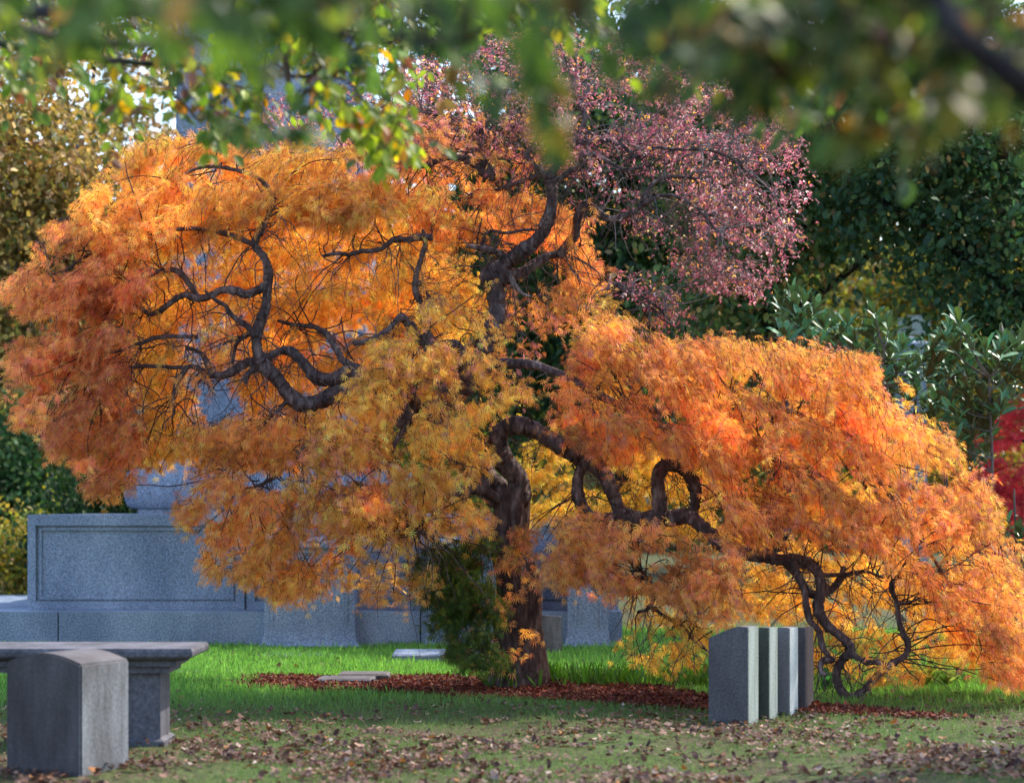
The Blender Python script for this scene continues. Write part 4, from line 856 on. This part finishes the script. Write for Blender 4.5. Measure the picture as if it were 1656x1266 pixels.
canopy('overhanging_beech', 'leafy green and yellow beech boughs hanging into the top left of the view', (-3.6, 8.6, .22, 6.5),
       [([(-720, -330, 10), (-300, -60, 10), (-60, 55, 10.4), (150, 95, 10.6), (330, 110, 10.8), (450, 122, 10.8), (540, 125, 10.8)], .024, .007),
        ([(450, 122, 10.8), (400, 140, 10.7), (370, 158, 10.6), (320, 195, 10.5)], .008, .003),
        ([(540, 125, 10.8), (500, 150, 10.7), (470, 165, 10.6)], .006, .002),
        ([(-300, -60, 8.8), (-60, 10, 7.0), (200, 20, 5.5), (420, 40, 5.0), (620, 60, 4.8), (760, 70, 4.7)], .03, .006),
        ([(-60, 10, 7.0), (100, 60, 7.4), (270, 75, 7.8), (340, 40, 8.0), (400, 30, 8.0)], .016, .006),
        ([(-720, -330, 8.6), (0, -200, 7), (500, -120, 6), (900, -60, 5.2), (1100, -10, 5)], .04, .01)],
       [dict(n=185, X=(-80, 660), Y0=-20, ex=[-80, 0, 60, 120, 200, 280, 400, 520, 580, 640, 660], ey=[130, 150, 120, 130, 190, 170, 215, 150, 240, 250, 180], d=(10.0, 13.0), dir=(.4, -.25), L=.40, size=.085, cols=[LG, YG, MG, YL, BR, OR], wts=[4, 2.6, 4, .8, 1.6, .7]),
        dict(n=24, X=(-80, 760), Y0=-90, ex=[-80, 100, 300, 420, 480, 640, 760], ey=[60, 75, 70, 90, 90, 130, 70], d=(4.6, 6.4), dir=(.5, -.2), L=.28, size=.075, cols=[MG, LG, DG, BR, YG], wts=[4, 2, 3, .6, .5]),
        dict(n=42, X=(-80, 1200), Y0=-140, ex=[-80, 1200], ey=[-20, -10], d=(3.2, 4.4), dir=(.5, -.1), L=.26, size=.075, cols=[MG, DG, LG, BR], wts=[4, 3, 1, .4]),
        dict(n=3, X=(340, 470), Y0=190, ex=[330, 480], ey=[215, 230], d=(4.8, 5.4), dir=(.6, -.1), L=.14, size=.07, cols=[MG, LG, DG], wts=[4, 1, 2]),
        dict(n=10, X=(560, 650), Y0=180, ex=[560, 650], ey=[225, 235], d=(10.3, 11.0), dir=(.5, -.4), L=.26, size=.10, cols=[YG, LG, OR], wts=[5, 3, .8])])
canopy('overhanging_oak', 'dim green blurred boughs and black limb hanging into the top right of the view', (2.3, 4.9, .2, 5.5),
       [([(2400, -420, 4.2), (2000, 260, 3.9), (1760, 210, 3.7), (1656, 135, 3.6), (1600, 95, 3.6), (1550, 55, 3.6), (1500, -30, 3.7), (1400, -140, 3.8)], .034, .018),
        ([(1600, 95, 3.6), (1450, 40, 4.9), (1250, 30, 5.4), (1100, 60, 6.0), (1000, 60, 6.6)], .013, .006),
        ([(1100, 60, 5.6), (1110, 20, 5.2), (1140, -40, 5)], .016, .010),
        ([(1500, -30, 3.7), (1300, -80, 5), (1000, -80, 5.5), (800, -40, 5.8)], .03, .01)],
       [dict(n=110, X=(1100, 1740), Y0=-60, ex=[1100, 1200, 1300, 1400, 1500, 1560, 1656, 1740], ey=[40, 90, 130, 175, 200, 180, 150, 150], d=(3.9, 5.4), dir=(-.4, -.2), L=.26, size=.07, cols=[MG, DG, (.18, .18, .04), OR, BR, YG], wts=[4, 3.5, 3.5, .4, .8, .6]),
        dict(n=64, X=(700, 1260), Y0=-40, ex=[700, 800, 900, 1000, 1100, 1180, 1260], ey=[30, 20, 30, 60, 90, 130, 60], d=(8.0, 11), dir=(-.3, -.3), L=.26, size=.075, cols=[MG, LG, YG, BR, DG, YL], wts=[4, 2, 1.6, .7, 2, .3]),
        dict(n=14, X=(1230, 1520), Y0=60, ex=[1230, 1340, 1520], ey=[120, 170, 200], d=(6.6, 8.2), dir=(-.3, -.3), L=.3, size=.085, cols=[MG, LG, FB, DG], wts=[4, 1, .7, 2]),
        dict(n=5, X=(860, 900), Y0=90, ex=[860, 900], ey=[170, 180], d=(4.4, 5.0), dir=(.1, -.9), L=.16, size=.065, cols=[MG, (.3, .25, .04), DG], wts=[4, 1, 1]),
        dict(n=60, X=(900, 2100), Y0=-520, ex=[900, 2100], ey=[-80, -80], d=(4.0, 8.0), dir=(-.3, -.2), L=.35, size=.08, cols=[MG, DG, LG], wts=[4, 3, 1])])  # unseen boughs above the frame, added for their shade
bgtree('shade_tree', 'tall green tree just outside the right edge that shades the front lawn', 'tree', 9.0, 17.0, 10, .22,  # out-of-view tree added to cast shade on the front lawn
       [(0, 0, 5.2, 2.4, 2.4, 1.5), (-1.2, -1, 7, 2.2, 2.4, 1.4), (1, 1.0, 7.5, 2.4, 2.4, 1.4), (-.5, -2.4, 5.6, 2, 2, 1.3)], [FG, FG2, FYG], [3, 3, 1], .14, 16000)
print('all built')
